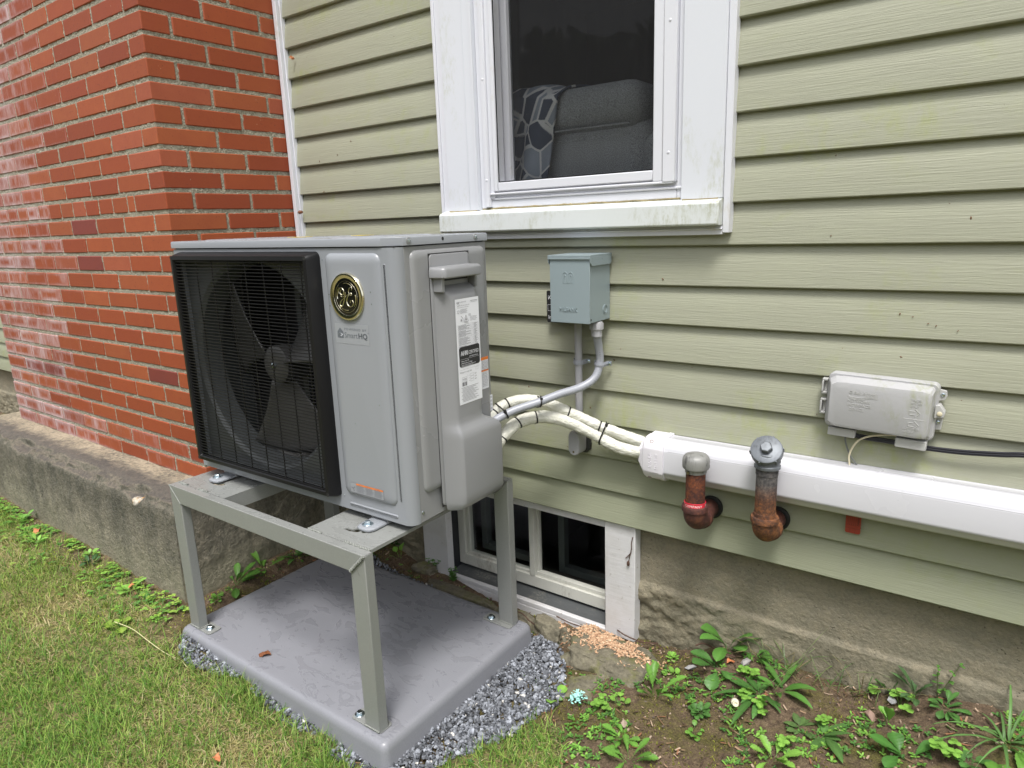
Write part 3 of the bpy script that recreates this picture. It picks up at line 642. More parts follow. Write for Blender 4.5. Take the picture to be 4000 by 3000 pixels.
for i in range(nrow):
    rowi=22-i; z0=zbase+i*hb; z1=z0+hb-mj
    def ef(xc,yc_):
        e=float(sstep(-1.3,-2.15,np.array(xc)))+.15*(z0>1.6)*float(sstep(-1.0,-1.6,np.array(xc)))
        e=e*random.uniform(.55,1.25)+random.uniform(-.12,.12)
        if z0<.52: e+=.35
        if yc_>-.4: e*=.0
        return max(0,min(.92,e))
    even=(rowi%2==0)
    # front face
    if rowi==8:
        x=cxr; segs=[(x-.205,x)]; x-=.205+J; segs.append((x-.045,x)); x-=.045+J
        while x>cxl+.03: segs.append((max(cxl,x-.0985),x)); x-=.0985+J
    elif even:
        x=cxr; segs=[]
        for k in range(8): segs.append((max(cxl,x-SL),x)); x-=pitch
    else:
        x=cxr; segs=[(x-HD,x)]; x-=HD+J
        while x>cxl+.03:
            a=x-SL
            if a<cxl+.04: a=cxl
            segs.append((a,x)); x=a-J
    for q,(a,b) in enumerate(segs):
        corner=(q==0); 
        y1=cyf+(HD if even or rowi==8 else .205) if corner else cyf+.09
        if a<=cxl+.001: y1=cyf+(.2 if q%2 else .1)
        brick(a,b,cyf+random.uniform(-.001,.001),y1,z0,z1,ef((a+b)/2,-.5))
    # right face
    y=cyf+(HD if (even or rowi==8) else .205)+J
    while y<-.005:
        b=min(y+.205,.0)
        if b-y>.02: brick(cxr-.09,cxr+random.uniform(-.001,.001),y,b,z0,z1,0)
        y+=.205+J
    y=cyf+.21
    while y<-.005:
        b=min(y+.205,.0); brick(cxl,cxl+.09,y,b,z0,z1,.4); y+=.205+J
me=bpy.data.meshes.new('brickwork'); 
Fc=[f if f[2]!=f[3] else f[:3] for f in Fb]
me.from_pydata(V,[],Fc); me.materials.append(m_brick)
uvl=me.uv_layers.new(name='UVMap'); ca=me.color_attributes.new('bc','FLOAT_COLOR','CORNER')
uvf=[];cf=[];k=0
for f,q in zip(Fb,BC):
    n_=4 if f[2]!=f[3] else 3
    for t_ in range(n_): uvf+=UV[k+t_]; cf+=q
    k+=4
uvl.data.foreach_set('uv',uvf); ca.data.foreach_set('color',cf)
bm=bmesh.new(); bm.from_mesh(me); bmesh.ops.recalc_face_normals(bm,faces=bm.faces); bm.to_mesh(me); bm.free()
o=link(bpy.data.objects.new('brickwork',me)); o.parent=chim; o.matrix_parent_inverse=Matrix.Translation(-chim.location)
# mortar: recessed, lumpy
def gridface(fn,us,vs,name,mt,par,inv=None):
    U_,V_=np.meshgrid(us,vs,indexing='ij'); P=fn(U_,V_); a,b=U_.shape; I=np.arange(a*b).reshape(a,b)
    o=npmesh(name,P.reshape(-1,3),np.stack([I[:-1,:-1],I[1:,:-1],I[1:,1:],I[:-1,1:]],-1).reshape(-1,4),mt,par,smooth=True)
    return o
zt=zbase+nrow*hb
def mort_f(u,v): return np.stack([u,cyf+.0030+(vnoise(u,v,110,8,2)-.5)*.0050,v],-1)
def mort_r(u,v): return np.stack([cxr-.0030+(vnoise(u,v,110,9,2)-.5)*.0050,u,v],-1)
a=gridface(mort_f,np.linspace(cxl+.003,cxr-.0028,284),np.arange(zbase-.012,zt,.006),'mortar',m_mortar,chim); a.matrix_parent_inverse=Matrix.Translation(-chim.location)
a=gridface(mort_r,np.linspace(cyf+.0028,.012,86),np.arange(zbase-.012,zt,.006),'mortar',m_mortar,chim); a.matrix_parent_inverse=Matrix.Translation(-chim.location)
m=MB(); m.box(cxl+.008,cxl+.05,cyf+.01,.0,zbase-.01,zt); m.box(cxl+.01,cxr-.01,-.35,0,zt-.02,zt); a=m.build('mortar',m_mortar,chim,smooth=0); a.matrix_parent_inverse=Matrix.Translation(-chim.location)
# footing: one displaced block with broken front edge
FX0,FX1,FY0,FZ=-2.62,-.685,-.672,.4447
def ledge_chip(x): return .5
us=np.arange(FX0,FX1+1e-6,.012); us=np.append(us,FX1) if us[-1]<FX1-.001 else us
ws=np.concatenate([np.arange(-.06,FZ-.001,.012),[FZ]]); ts=np.arange(0,.70,.012)
path=np.concatenate([ws,np.full(len(ts)-1,FZ)]) ; depth=np.concatenate([np.zeros(len(ws)),ts[1:]])
U_,S_=np.meshgrid(us,np.arange(len(path)),indexing='ij'); Zp=path[S_]; Dp=depth[S_]
edge=np.exp(-((FZ-Zp)**2+Dp**2)/(2*.022**2))
nA=vnoise(U_,Zp+Dp,14,21,4); nB=vnoise(U_,Zp*1.0+Dp*1.3,60,22,3); nC=vnoise(U_,Zp*0,5,23,4)
chipx=np.exp(-((U_+.95)/.045)**2)+.6*np.exp(-((U_+1.38)/.10)**2)+.8*np.exp(-((U_+2.0)/.06)**2)+.5*np.exp(-((U_+1.62)/.05)**2)
cut=edge*(.008+.020*nB+.030*np.clip(nC-.45,0,1)*2+.032*chipx*(.6+.6*nA))
Yp=FY0+Dp+cut*.9+(nA-.5)*.010*(Dp==0)+(nB-.5)*.005*(Dp==0)
Zq=Zp-cut*.8+(nA-.5)*.008*(Dp>0)+(nB-.5)*.004*(Dp>0)
Zq-=.0*Dp
a_,b_=U_.shape; I=np.arange(a_*b_).reshape(a_,b_)
o=npmesh('footing',np.stack([U_,Yp,Zq],-1).reshape(-1,3),np.stack([I[:-1,:-1],I[1:,:-1],I[1:,1:],I[:-1,1:]],-1).reshape(-1,4),m_foot,chim,smooth=True); o.matrix_parent_inverse=Matrix.Translation(-chim.location)
# its right end and left end, stitched to the same edge outline
def endface(xe,colidx,sgn,name):
    yo=Yp[colidx]; zo=Zq[colidx]; k_=len(yo); rows=26; P=[]
    yb=np.linspace(0,1,60)
    # grid in (y,z): for each z-level of the front column run back to the wall
    zz=Zq[colidx][:len(ws)].copy(); yy=Yp[colidx][:len(ws)]
    Yg=yy[:,None]+(.04-yy[:,None])*yb[None,:]; Zg=np.repeat(zz[:,None],60,1)
    topz=np.interp(Yg[-1],Yp[colidx][len(ws)-1:],Zq[colidx][len(ws)-1:]); f_=(zz/zz[-1]).clip(0,1)[:,None]; Zg=Zg+f_**6*(topz-zz[-1])[None,:]
    d_=((vnoise(Yg,Zg,12,31,4)-.5)*.014+(vnoise(Yg,Zg,60,32,3)-.5)*.006)*np.minimum(1,(yb*14))[None,:]*(1-f_**12)
    Xg=xe+sgn*d_
    a2,b2=Yg.shape; I=np.arange(a2*b2).reshape(a2,b2)
    o=npmesh(name,np.stack([Xg,Yg,Zg],-1).reshape(-1,3),np.stack([I[:-1,:-1],I[1:,:-1],I[1:,1:],I[:-1,1:]],-1).reshape(-1,4),m_foot,chim,smooth=True); o.matrix_parent_inverse=Matrix.Translation(-chim.location)
endface(float(us[-1]),-1,1,'footing'); endface(float(us[0]),0,-1,'footing')
#--OBJECTS--
# ================================================================ EQUIPMENT PAD
def P3(*a): return a
m=MB()
def rrect(x0,x1,y0,y1,r,n=6):
    out=[]
    for cx_,cy_,a0 in ((x1-r,y1-r,0),(x0+r,y1-r,90),(x0+r,y0+r,180),(x1-r,y0+r,270)):
        for k in range(n+1): an=R(a0+90*k/n); out.append((cx_+r*math.cos(an),cy_+r*math.sin(an)))
    return out
def loft(m,rings,mat=0,cap0=True,cap1=True):
    n=len(rings[0]); vs=[p for r_ in rings for p in r_]; fs=[]
    for i in range(len(rings)-1):
        for k in range(n): fs.append((i*n+k,i*n+(k+1)%n,(i+1)*n+(k+1)%n,(i+1)*n+k))
    if cap0: fs.append(tuple(range(n-1,-1,-1)))
    if cap1: fs.append(tuple(range((len(rings)-1)*n,len(rings)*n)))
    m.add(vs,fs,mat)
px0,px1,py0,py1,pz=-.5666,.375,-.764,-.1275,.081
rings=[]
for ins,z,r in [(-.006,-.03,.022),(0,.058,.020),(.0015,.066,.020),(.005,.0735,.018),(.010,.0785,.016),(.016,.0805,.014),(.024,.081,.012)]:
    rings.append([(a,b,z) for a,b in rrect(px0+ins,px1-ins,py0+ins,py1-ins,r)])
loft(m,rings); pad=m.build('equipment_pad',m_pad,smooth=40); tag(pad,'wet lavender grey slab with rounded edges under the steel stand','equipment pad')
# ================================================================ STAND
ST=.563; SX0,SX1,SYF,SYB=-.5404,.3341,-.7372,-.1521
st=empty('equipment_stand',(-.1,-.45,pz),'grey green welded steel stand on four legs carrying the heat pump','stand')
def child(o,par): o.parent=par; o.matrix_parent_inverse=Matrix.Translation(-Vector(par.location)); return o
def SB(m,name,mt,par,**k): o=m.build(name,mt,**k); return child(o,par)
TW,TD=.054,.029
def mitre_rail(y0,y1,name):
    m=MB(); zb=ST-.053
    # rail with mitred ends
    m.prism([(SX0,ST),(SX1,ST),(SX1-.0535,zb),(SX0+.0535,zb)],'y',y0,y1)
    return SB(m,name,m_stand,st,bevel=.0016)
mitre_rail(SYF,SYF+.027,'front_rail'); mitre_rail(SYB-.027,SYB,'rear_rail')
bolts=[]
def hexbolt(m,x,y,z,r=.0085,ax=(0,0,1),washer=.0135):
    m.lathe([(washer,0),(washer,.0012),(washer*.95,.0018),(r*1.25,.002),(r*1.25,.0028)],(x,y,z),ax,24)
    A=Vector(ax); m.lathe([(r,0),(r,.0052),(r*.86,.0062),(r*.4,.0064)],Vector((x,y,z))+A*.0026,ax,6)
for (x0,x1,y0,y1,dx,bx,by) in [(SX0,SX0+TW,SYF,SYF+TD,1,-.464,-.716),(SX1-TW,SX1,SYF,SYF+TD,-1,.240,-.7185),(SX0,SX0+TW,SYB-TD,SYB,1,-.46,-.176),(SX1-TW+.002,SX1+.002,SYB-TD,SYB,-1,.252,-.182)]:
    m=MB(); zb=ST-.0534
    xm=(x0+x1)/2
    if dx>0: poly=[(x0,ST-.0005),(x1-.0006,zb),(x1-.0006,pz+.004),(x0,pz+.004)]
    else: poly=[(x0+.0006,zb),(x1,ST-.0005),(x1,pz+.004),(x0+.0006,pz+.004)]
    yy0,yy1=(y0+.0006,y1) if y0<-.5 else (y0,y1-.0006)
    m.prism(poly,'y',yy0,yy1); leg=SB(m,'leg',m_stand,st,bevel=.0022)
    # foot plate with a rounded end
    m=MB(); a,b=(x0-.004,x1+.052) if dx>0 else (x0-.054,x1+.001)
    c0,c1=(y0-.001,y0+.044) if y0<-.5 else (y1-.046,y1+.002)
    if y0>-.5: c0,c1=y0-.019,y1-.003
    loft(m,[[(p,q,z) for p,q in rrect(a,b,c0,c1,.010)] for z in (pz+.0003,pz+.0042)])
    fp=SB(m,'foot_plate',m_stand,st,bevel=.0008); 
    m=MB(); hexbolt(m,bx,by,pz+.0045); SB(m,'bolt',m_zinc,st,smooth=30)
    m=MB(); sx=x1 if dx>0 else x0
    m.tube([(x,(y0 if y0<-.5 else y0)-.0005,pz+.0055) for x in np.arange(x0,x1,.004)],.0024,6,rf=lambda i,a:.7+.6*random.random())
    m.tube([(sx,y,pz+.0055) for y in np.arange(y0,y1,.004)],.0024,6,rf=lambda i,a:.7+.6*random.random()); SB(m,'weld_bead',m_weld,st)
# mitre welds
m=MB()
N=16; m.tube([(SX1-.0535*(1-i/N),SYF-.0012,ST-.053*(1-i/N)) for i in range(N+1)],.0042,8,rf=lambda i,a:(.75+.5*(i%2))*(.9+.2*random.random()))
m.tube([(SX0+.0535*(1-i/N),SYF-.0002,ST-.053*(1-i/N)) for i in range(N+1)],.0016,8)
for k in range(9): 
    x=SX1-.02-random.random()*.045; z=ST-.02-random.random()*.05; m.lathe([(.0012,0),(.0009,.0008)],(x,SYF-.0003,z),(0,-1,0),6)
SB(m,'weld_bead',m_weld,st)
for (xa,xb) in ((SX0+.01,SX0+.06),(SX0+.12,SX0+.17),(.095,.150),(.235,.325)):
    m=MB(); m.tube([(x,SYF+.0272,ST+.0006+.0006*random.random()) for x in np.arange(xa,xb,.0045)],.0032,7,rf=lambda i,a:(.7+.6*(i%2))*(.8+.4*random.random())); SB(m,'weld_bead',m_weld,st)
# cross channels with slots (flat top plate with real holes, side flanges)
def slotpoly(cx_,cy_,flip=1):
    P=[]
    for k in range(9): an=R(90+180*k/8); P.append((cx_-.018*flip+.0045*math.cos(an)*flip,cy_-.002+.0045*math.sin(an)))
    P+= [(cx_+.002*flip,cy_-.0068)]
    for k in range(9): an=R(-90+180*k/8); P.append((cx_+.017*flip+.0085*math.cos(an)*flip,cy_+.006+.0085*math.sin(an)))
    P+= [(cx_+.006*flip,cy_+.0145),(cx_+.0*flip,cy_+.0035)]
    return P if flip>0 else P[::-1]
for (x0,x1,fx) in ((SX0+.001,-.2855,1),(.090,SX1-.012,-1)):
    ya,yb=SYF+.0275,SYB-.0275; cxm=-.41 if fx>0 else .197
    bm=bmesh.new()
    holes=[slotpoly(cxm,-.655),[( (.234 if fx<0 else -.455)+.006*math.cos(R(a)), -.646+.006*math.sin(R(a))) for a in range(0,360,30)],slotpoly(cxm,-.235)]
    def loop(pts,z):
        vs=[bm.verts.new((p[0],p[1],z)) for p in pts]; return [bm.edges.new((vs[i],vs[(i+1)%len(vs)])) for i in range(len(vs))]
    ed=[]
    for q in [[(x0,ya),(x1,ya),(x1,yb),(x0,yb)]]+holes: ed+=loop(q,ST-.0003)
    bmesh.ops.triangle_fill(bm,use_beauty=True,edges=ed)
    # drop stray faces that filled the holes
    def inside(p,poly):
        c=False; n=len(poly)
        for i in range(n):
            a,b=poly[i],poly[i-1]
            if (a[1]>p[1])!=(b[1]>p[1]) and p[0]<(b[0]-a[0])*(p[1]-a[1])/(b[1]-a[1])+a[0]: c=not c
        return c
    kill=[f for f in bm.faces if any(inside(f.calc_center_median(),h) for h in holes)]
    bmesh.ops.delete(bm,geom=kill,context='FACES_ONLY')
    for f in bm.faces:
        if f.normal.z<0: f.normal_flip()
    me=bpy.data.meshes.new('cross_channel'); bm.to_mesh(me); bm.free(); me.materials.append(m_stand)
    o=child(link(bpy.data.objects.new('cross_channel',me)),st); s_=o.modifiers.new('thick','SOLIDIFY'); s_.thickness=.004; s_.offset=-1
    m=MB(); m.box(x0,x0+.004,ya,yb,ST-.045,ST-.0045); m.box(x1-.004,x1,ya,yb,ST-.045 if fx>0 else ST-.009,ST-.0045); SB(m,'channel_flange',m_stand,st)
m=MB()
for k in range(34):
    x=random.choice([random.uniform(-.53,-.30),random.uniform(.10,.32),random.uniform(-.3,.1)]); y=random.uniform(SYF+.03,-.63) if (x<-.29 or x>.095) else random.uniform(SYF+.003,SYF+.024)
    r=random.uniform(.0010,.0034); m.lathe([(r,0),(r*.85,r*.22),(r*.4,r*.33)],(x,y,ST-.0001),(0,0,1),12,rf=lambda a,h,q=random.random()*6:1+.25*math.sin(2*a+q))
def f_wat(t):
    t.out((1,1,1),.03); t.b.inputs['Transmission Weight'].default_value=1; t.b.inputs['IOR'].default_value=1.33
m_water=mat('water_drop',(.25,.26,.25),.06); wd=SB(m,'water_droplets',m_water,st); wd['kind']='stuff'
# ================================================================ HEAT PUMP
UO=Vector((.3554,-.5934,.583)); Wd,Dp_,Hb,Hl=.905,.3386,.6772,.6988
hp=empty('heat_pump',UO,'silver grey heat pump outdoor unit with black front grille on steel stand','heat pump',rot=(-.0006,.0043,.0225))
def HB(m,name,mt,par=None,**k): o=m.build(name,mt,**k); o.parent=par or hp; return o
def sub(m,name,mt,parent,**k): o=m.build(name,mt,**k); o.parent=parent; return o
RC=.026  # corner radius at the front right edge
# --- front panel with a round opening
FCX,FCZ,FR=-.566,.349,.300
gx0,gx1,gz0,gz1=-.872,-.258,.034,.664
m=MB(); n=96; circ=[];rect=[]
for k in range(n):
    a=2*math.pi*k/n; ca_,sa_=math.cos(a),math.sin(a); circ.append((FCX+FR*ca_,FCZ+FR*sa_))
    tx=((gx1-FCX)/ca_ if ca_>1e-9 else (gx0-FCX)/ca_ if ca_<-1e-9 else 9); tz=((gz1-FCZ)/sa_ if sa_>1e-9 else (gz0-FCZ)/sa_ if sa_<-1e-9 else 9)
    t_=min(tx,tz); rect.append((FCX+t_*ca_,FCZ+t_*sa_))
corners=[(gx0,gz0),(gx1,gz0),(gx1,gz1),(gx0,gz1)]
for c in corners:
    k=min(range(n),key=lambda i:(rect[i][0]-c[0])**2+(rect[i][1]-c[1])**2); rect[k]=c
vs=[(x,.012,z) for x,z in rect]+[(x,.012,z) for x,z in circ]+[(FCX+(x-FCX)*.965,.022,FCZ+(z-FCZ)*.965) for x,z in circ]+[(FCX+(x-FCX)*.955,.085,FCZ+(z-FCZ)*.955) for x,z in circ]
fs=[]
for r_ in range(3):
    for k in range(n): fs.append((r_*n+k,r_*n+(k+1)%n,(r_+1)*n+(k+1)%n,(r_+1)*n+k))
m.add(vs,fs); HB(m,'fan_shroud',m_inner)
# outer front skin around the grille recess, corner, all as one bent sheet
m=MB()
def quad(a,b,c,d): m.add([a,b,c,d],[(0,1,2,3)])
xl=-Wd; hz=Hb-.0012
for (xa,xb,za,zb) in [(xl,gx0,0.0,hz),(gx0,gx1,gz1,hz),(gx0,gx1,0.0,gz0),(gx1,-RC,0.0,hz)]:
    quad((xa,0,za),(xb,0,za),(xb,0,zb),(xa,0,zb))
for (a,b) in [((gx0,gz0),(gx0,gz1)),((gx1,gz0),(gx1,gz1)),((gx0,gz0),(gx1,gz0)),((gx0,gz1),(gx1,gz1))]:
    quad((a[0],0,a[1]),(b[0],0,b[1]),(b[0],.012,b[1]),(a[0],.012,a[1]))
arc=[(-RC+RC*math.sin(R(9*k)),RC-RC*math.cos(R(9*k))) for k in range(11)]
for (a,b) in zip(arc[:-1],arc[1:]): quad((a[0],a[1],0),(b[0],b[1],0),(b[0],b[1],hz),(a[0],a[1],hz))
quad((0,RC,0),(0,RC+.0036,0),(0,RC+.0036,hz),(0,RC,hz))
quad((xl,0,0),(xl,.02,0),(xl,.02,hz),(xl,0,hz))
bm=bmesh.new()
o=HB(m,'front_panel',m_unit,smooth=30)
bm.from_mesh(o.data); bmesh.ops.remove_doubles(bm,verts=bm.verts,dist=.0001); bmesh.ops.recalc_face_normals(bm,faces=bm.faces); bm.to_mesh(o.data); bm.free(); o.data.set_sharp_from_angle(angle=R(30))
# raised panel on the right of the front
def raised(m,x0,x1,z0,z1,h,sl,r,plane='front',base=0.,n=6,steps=5):
    rings=[]
    for k in range(steps+1):
        t=k/steps; e=math.sin(t*math.pi/2); ins=sl*(1-math.cos(t*math.pi/2)); hh=h*e
        pr=rrect(x0+ins,x1-ins,z0+ins,z1-ins,max(r-ins*.6,.003),n)
        if plane=='front': rings.append([(a,base-hh,b) for a,b in pr])
        else: rings.append([(base+hh,a,b) for a,b in pr])
    loft(m,rings,cap0=False)
m=MB(); raised(m,-.232,-.046,.046,.664,.009,.026,.020); m.add([],[]); HB(m,'raised_panel',m_unit,smooth=60)
m=MB(); raised(m,-.222,-.048,.0125,.0215,.0025,.003,.004); raised(m,-.0365,-.0305,.06,.64,.0012,.0025,.0025); HB(m,'pressed_rib',m_unit,smooth=60)
# --- right side panel
m=MB(); ys=RC+.0045
m.box(-.012,-.0003,ys,Dp_,0.0,hz); HB(m,'side_panel',m_side,bevel=.001)
m=MB(); m.box(-.012,-.0012,RC+.0037,ys-.0002,0,hz); HB(m,'seam_gap',m_gap)
m=MB(); raised(m,.047,.330,.070,.667,.009,.020,.020,'side'); HB(m,'raised_side_panel',m_side,smooth=60)
m=MB(); m.box(-Wd,-.012,Dp_-.004,Dp_,0.06,hz); m.box(-Wd,-Wd+.004,.02,Dp_-.004,0.02,hz); HB(m,'rear_and_left_panel',m_side,bevel=.001)
m=MB(); m.box(-Wd+.006,-.0125,.21,.24,.02,hz-.01); HB(m,'coil',m_coil)
m=MB(); m.box(-.245,-.235,.09,.21,.02,hz-.01); HB(m,'inner_partition',m_inner); m=MB(); m.box(-Wd+.0045,-Wd+.012,.022,.2,.02,hz-.01); HB(m,'inner_partition',m_inner)
m=MB(); m.box(-Wd+.005,-.013,.004,Dp_-.006,-.0005,.012); HB(m,'base_pan',m_side)
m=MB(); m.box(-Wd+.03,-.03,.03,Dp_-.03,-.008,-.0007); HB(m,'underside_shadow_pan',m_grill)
# --- lid
m=MB(); lo=.004; rings=[]
for ins,z in [(0,Hb+.0015),(0,Hl-.004),(.0012,Hl-.0012),(.004,Hl)]:
    o_=lo-ins
    rings.append([(-Wd-o_,-o_,z),(-.050,-o_,z),(-.038,-o_+.0012,z),(o_-.002,.028-ins,z),(o_,.034,z),(o_,Dp_+o_,z),(-Wd-o_,Dp_+o_,z)])
rings.append([tuple(Vector(p)*1+Vector((0,0,0))) for p in [(-Wd+.006,.008,Hl-.0012),(-.050,.008,Hl-.0012),(-.040,.010,Hl-.0012),(-.008,.032,Hl-.0012),(-.008,.036,Hl-.0012),(-.008,Dp_-.008,Hl-.0012),(-Wd+.006,Dp_-.008,Hl-.0012)]])
loft(m,rings,cap0=True); lid=HB(m,'lid',m_unit,smooth=25,bevel=.0008)
m=MB(); m.box(-Wd+.003,-.006,.006,Dp_-.003,Hb-.001,Hb+.0016); HB(m,'lid_gap',m_gap)
m=MB(); 
for (a,b) in [(-.86,-.68),(-.60,-.40),(-.30,-.12)]: raised_=[]; rr_=[[(x,y,z) for x,y in rrect(a+i_,b-i_,.06+i_,Dp_-.05-i_,.03)] for i_,z in ((0,Hl-.0013),(.004,Hl+.0015),(.010,Hl+.0022))]; loft(m,rr_,cap0=False)
sub(m,'pressed_lid_panel',m_unit,lid,smooth=60)
my_=mat('yellow_sticker',(.75,.55,.02),.5)
for q in ((-.50,-.43,.10,.13),(-.30,-.255,.15,.19)): m=MB(); m.box(*q,Hl+.0028,Hl+.0034); sub(m,'yellow_sticker',my_,lid)
for y in (.044,.292):
    m=MB(); m.lathe([(.008,0),(.0075,.0008),(.004,.0012)],(.0042,y,.690),(1,0,0),20); sub(m,'screw_recess',m_side,lid)
    m=MB(); m.lathe([(.0042,0),(.004,.0016),(.0022,.0024)],(.0052,y,.690),(1,0,0),16); m.box(.0074,.0080,y-.0022,y+.0022,.6896,.6904); sub(m,'screw',m_zinc,lid)
m=MB(); m.lathe([(.0042,0),(.0042,.0003)],(.0041,.164,.690),(1,0,0),16); sub(m,'hole',m_gap,lid)
m=MB(); m.lathe([(.0045,0),(.0042,.0016),(.0022,.0024)],(.0003,.038,.026),(1,0,0),16); HB(m,'screw',m_zinc)
# small rivet dots on the front
for (x,z) in [(-.2195,.566),(-.2195,.538),(-.0755,.576),(-.0745,.548),(-.0745,.305),(-.165,.245),(-.243,.648),(-.243,.035)]: m=MB(); m.lathe([(.0014,0),(.001,.0008)],(x,-.0091 if -.232<x<-.05 else -.0004,z),(0,-1,0),8); HB(m,'rivet_dot',m_zinc)
# --- grille
gr=empty('grille'); gr.parent=hp
gx0_,gx1_,gz0_,gz1_=-.872,-.2555,.033,.6645; fy=-.036
m=MB()
def frame_ring(i,y): return [(gx0_+i,y,gz0_+i),(gx1_-i,y,gz0_+i),(gx1_-i,y,gz1_-i),(gx0_+i,y,gz1_-i)]
def rr2(i,y,r=.012): return [(a,y,b) for a,b in rrect(gx0_+i,gx1_-i,gz0_+i,gz1_-i,r,4)]
rs=[rr2(-.004,-.001,.014),rr2(-.003,-.010,.013),rr2(.003,fy+.006,.012),rr2(.006,fy,.010),rr2(.0165,fy-.001,.004),rr2(.0195,fy+.003,.003),rr2(.021,fy+.014,.003)]
loft(m,rs,cap0=False,cap1=False); sub(m,'grille_frame',m_grill,gr,smooth=35)
m=MB(); nw=66
for k in range(nw):
    z=gz0_+.022+(gz1_-gz0_-.044)*k/(nw-1)
    m.tube([(gx0_+.018,fy+.008,z),(gx0_+.03,fy+.003,z),(gx1_-.03,fy+.003,z),(gx1_-.018,fy+.008,z)],.0014,6)
sub(m,'horizontal_wires',m_wire,gr)
m=MB()
for k in range(8):
    x=gx0_+.050+(gx1_-gx0_-.085)*k/7
    m.tube([(x,fy+.0058,gz0_+.018),(x,fy+.0058,gz1_-.018)],.0017,6)
sub(m,'vertical_wires',m_wire,gr)
for (x,z) in ((gx0_+.0105,gz1_-.0105),(gx1_-.0105,gz1_-.0105),(gx0_+.0105,gz0_+.0105),(gx1_-.0105,gz0_+.0105)):
    m=MB(); m.lathe([(.0052,0),(.0052,.0006),(.0036,.0007),(.0036,.0001)],(x,fy-.0002,z),(0,-1,0),16); sub(m,'screw_hole',m_gap,gr)
# --- fan
fan=empty('fan',(FCX,.075,FCZ-.004)); fan.parent=hp
m=MB(); m.lathe([(.052,.05),(.056,0),(.055,-.008),(.048,-.013),(.02,-.014),(.006,-.014)],(0,0,0),(0,1,0),40); sub(m,'hub',m_blade,fan,smooth=40)
m=MB(); m.lathe([(.008,0),(.008,.006),(.003,.009)],(0,-.014,0),(0,-1,0),12); sub(m,'hub_nut',m_zinc,fan)
for a0 in (158,38,-82):
    V=[];NR,NA=14,16
    for i in range(NR):
        r=.050+(.276-.050)*i/(NR-1); t=i/(NR-1)
        lead=a0+22+14*t*t; trail=a0-24-12*t
        for j in range(NA):
            q=j/(NA-1); an=R(trail+(lead-trail)*q); V.append((r*math.cos(an),-.02+.085*q*(.6+.4*t)+.008*math.sin(q*3.14),r*math.sin(an)))
    I=np.arange(NR*NA).reshape(NR,NA); Fq=np.stack([I[:-1,:-1],I[1:,:-1],I[1:,1:],I[:-1,1:]],-1).reshape(-1,4)
    o=npmesh('blade',np.array(V),Fq,m_blade,fan,smooth=True); s_=o.modifiers.new('t','SOLIDIFY'); s_.thickness=.004
m=MB(); m.lathe([(.05,.05),(.052,.09),(.05,.13)],(0,0,0),(0,1,0),24); m.box(-.012,.012,.09,.13,-.3,.3); sub(m,'motor',m_inner,fan)
# --- round emblem with script monogram
em=empty('emblem',(-.1535,-.0092,.5625)); em.parent=hp
RE=.0575
m=MB(); m.lathe([(RE,0),(RE,.003),(RE*.965,.0058),(RE*.92,.0064),(RE*.775,.0045),(RE*.765,.0032)],(0,0,0),(0,-1,0),64); sub(m,'rim',m_gold,em,smooth=40)
m=MB(); m.lathe([(RE*.764,.0),(RE*.764,.0036),(RE*.70,.0038)],(0,0,0),(0,-1,0),64); sub(m,'disc',m_discb,em)
m=MB(); S_=RE*.70; Y_=-.0043
def stroke(pts,r0,r1=None,closed=False):
    pp=smoothpath([(p[0]*S_,Y_,p[1]*S_) for p in pts],.0012); n_=len(pp); r1=r1 or r0
    m.tube(pp,1.0,6,rf=lambda i,a:(r0+(r1-r0)*math.sin(math.pi*i/max(1,n_-1))))
stroke([(.93*math.cos(R(a)),.93*math.sin(R(a))) for a in range(0,361,15)],.00035)
for a0 in (100,10,-80,190):    # four comma shaped swirls
    pts=[( (.80+.02*k/6)*math.cos(R(a0-k*9)), (.80+.02*k/6)*math.sin(R(a0-k*9))) for k in range(7)]
    pp=smoothpath([(p[0]*S_,Y_,p[1]*S_) for p in pts],.0012); n_=len(pp)
    m.tube(pp,1.,6,rf=lambda i,a:.0015*(1-i/n_)**1.2+.0003)
# G : loop, body and descending stroke
stroke([(-.60,.16),(-.62,.34),(-.52,.50),(-.34,.50),(-.20,.36),(-.24,.16),(-.42,.10),(-.50,.24),(-.40,.42),(-.24,.44)],.0008,.0014)
stroke([(-.50,.14),(-.40,-.02),(-.22,.02),(-.12,.16),(-.08,.26),(-.12,.04),(-.22,-.22),(-.34,-.46),(-.52,-.58),(-.60,-.46),(-.50,-.28),(-.26,-.10),(0,.06),(.16,.16)],.0008,.0014)
# E
stroke([(.46,.40),(.52,.50),(.44,.60),(.30,.52),(.22,.34),(.26,.16),(.38,.10),(.46,.18),(.38,.24),(.22,.14),(.06,-.06),(.0,-.28),(.08,-.48),(.26,-.58),(.46,-.52),(.56,-.34),(.48,-.20),(.34,-.22),(.30,-.34)],.0008,.0015)
sub(m,'monogram',m_gold,em)
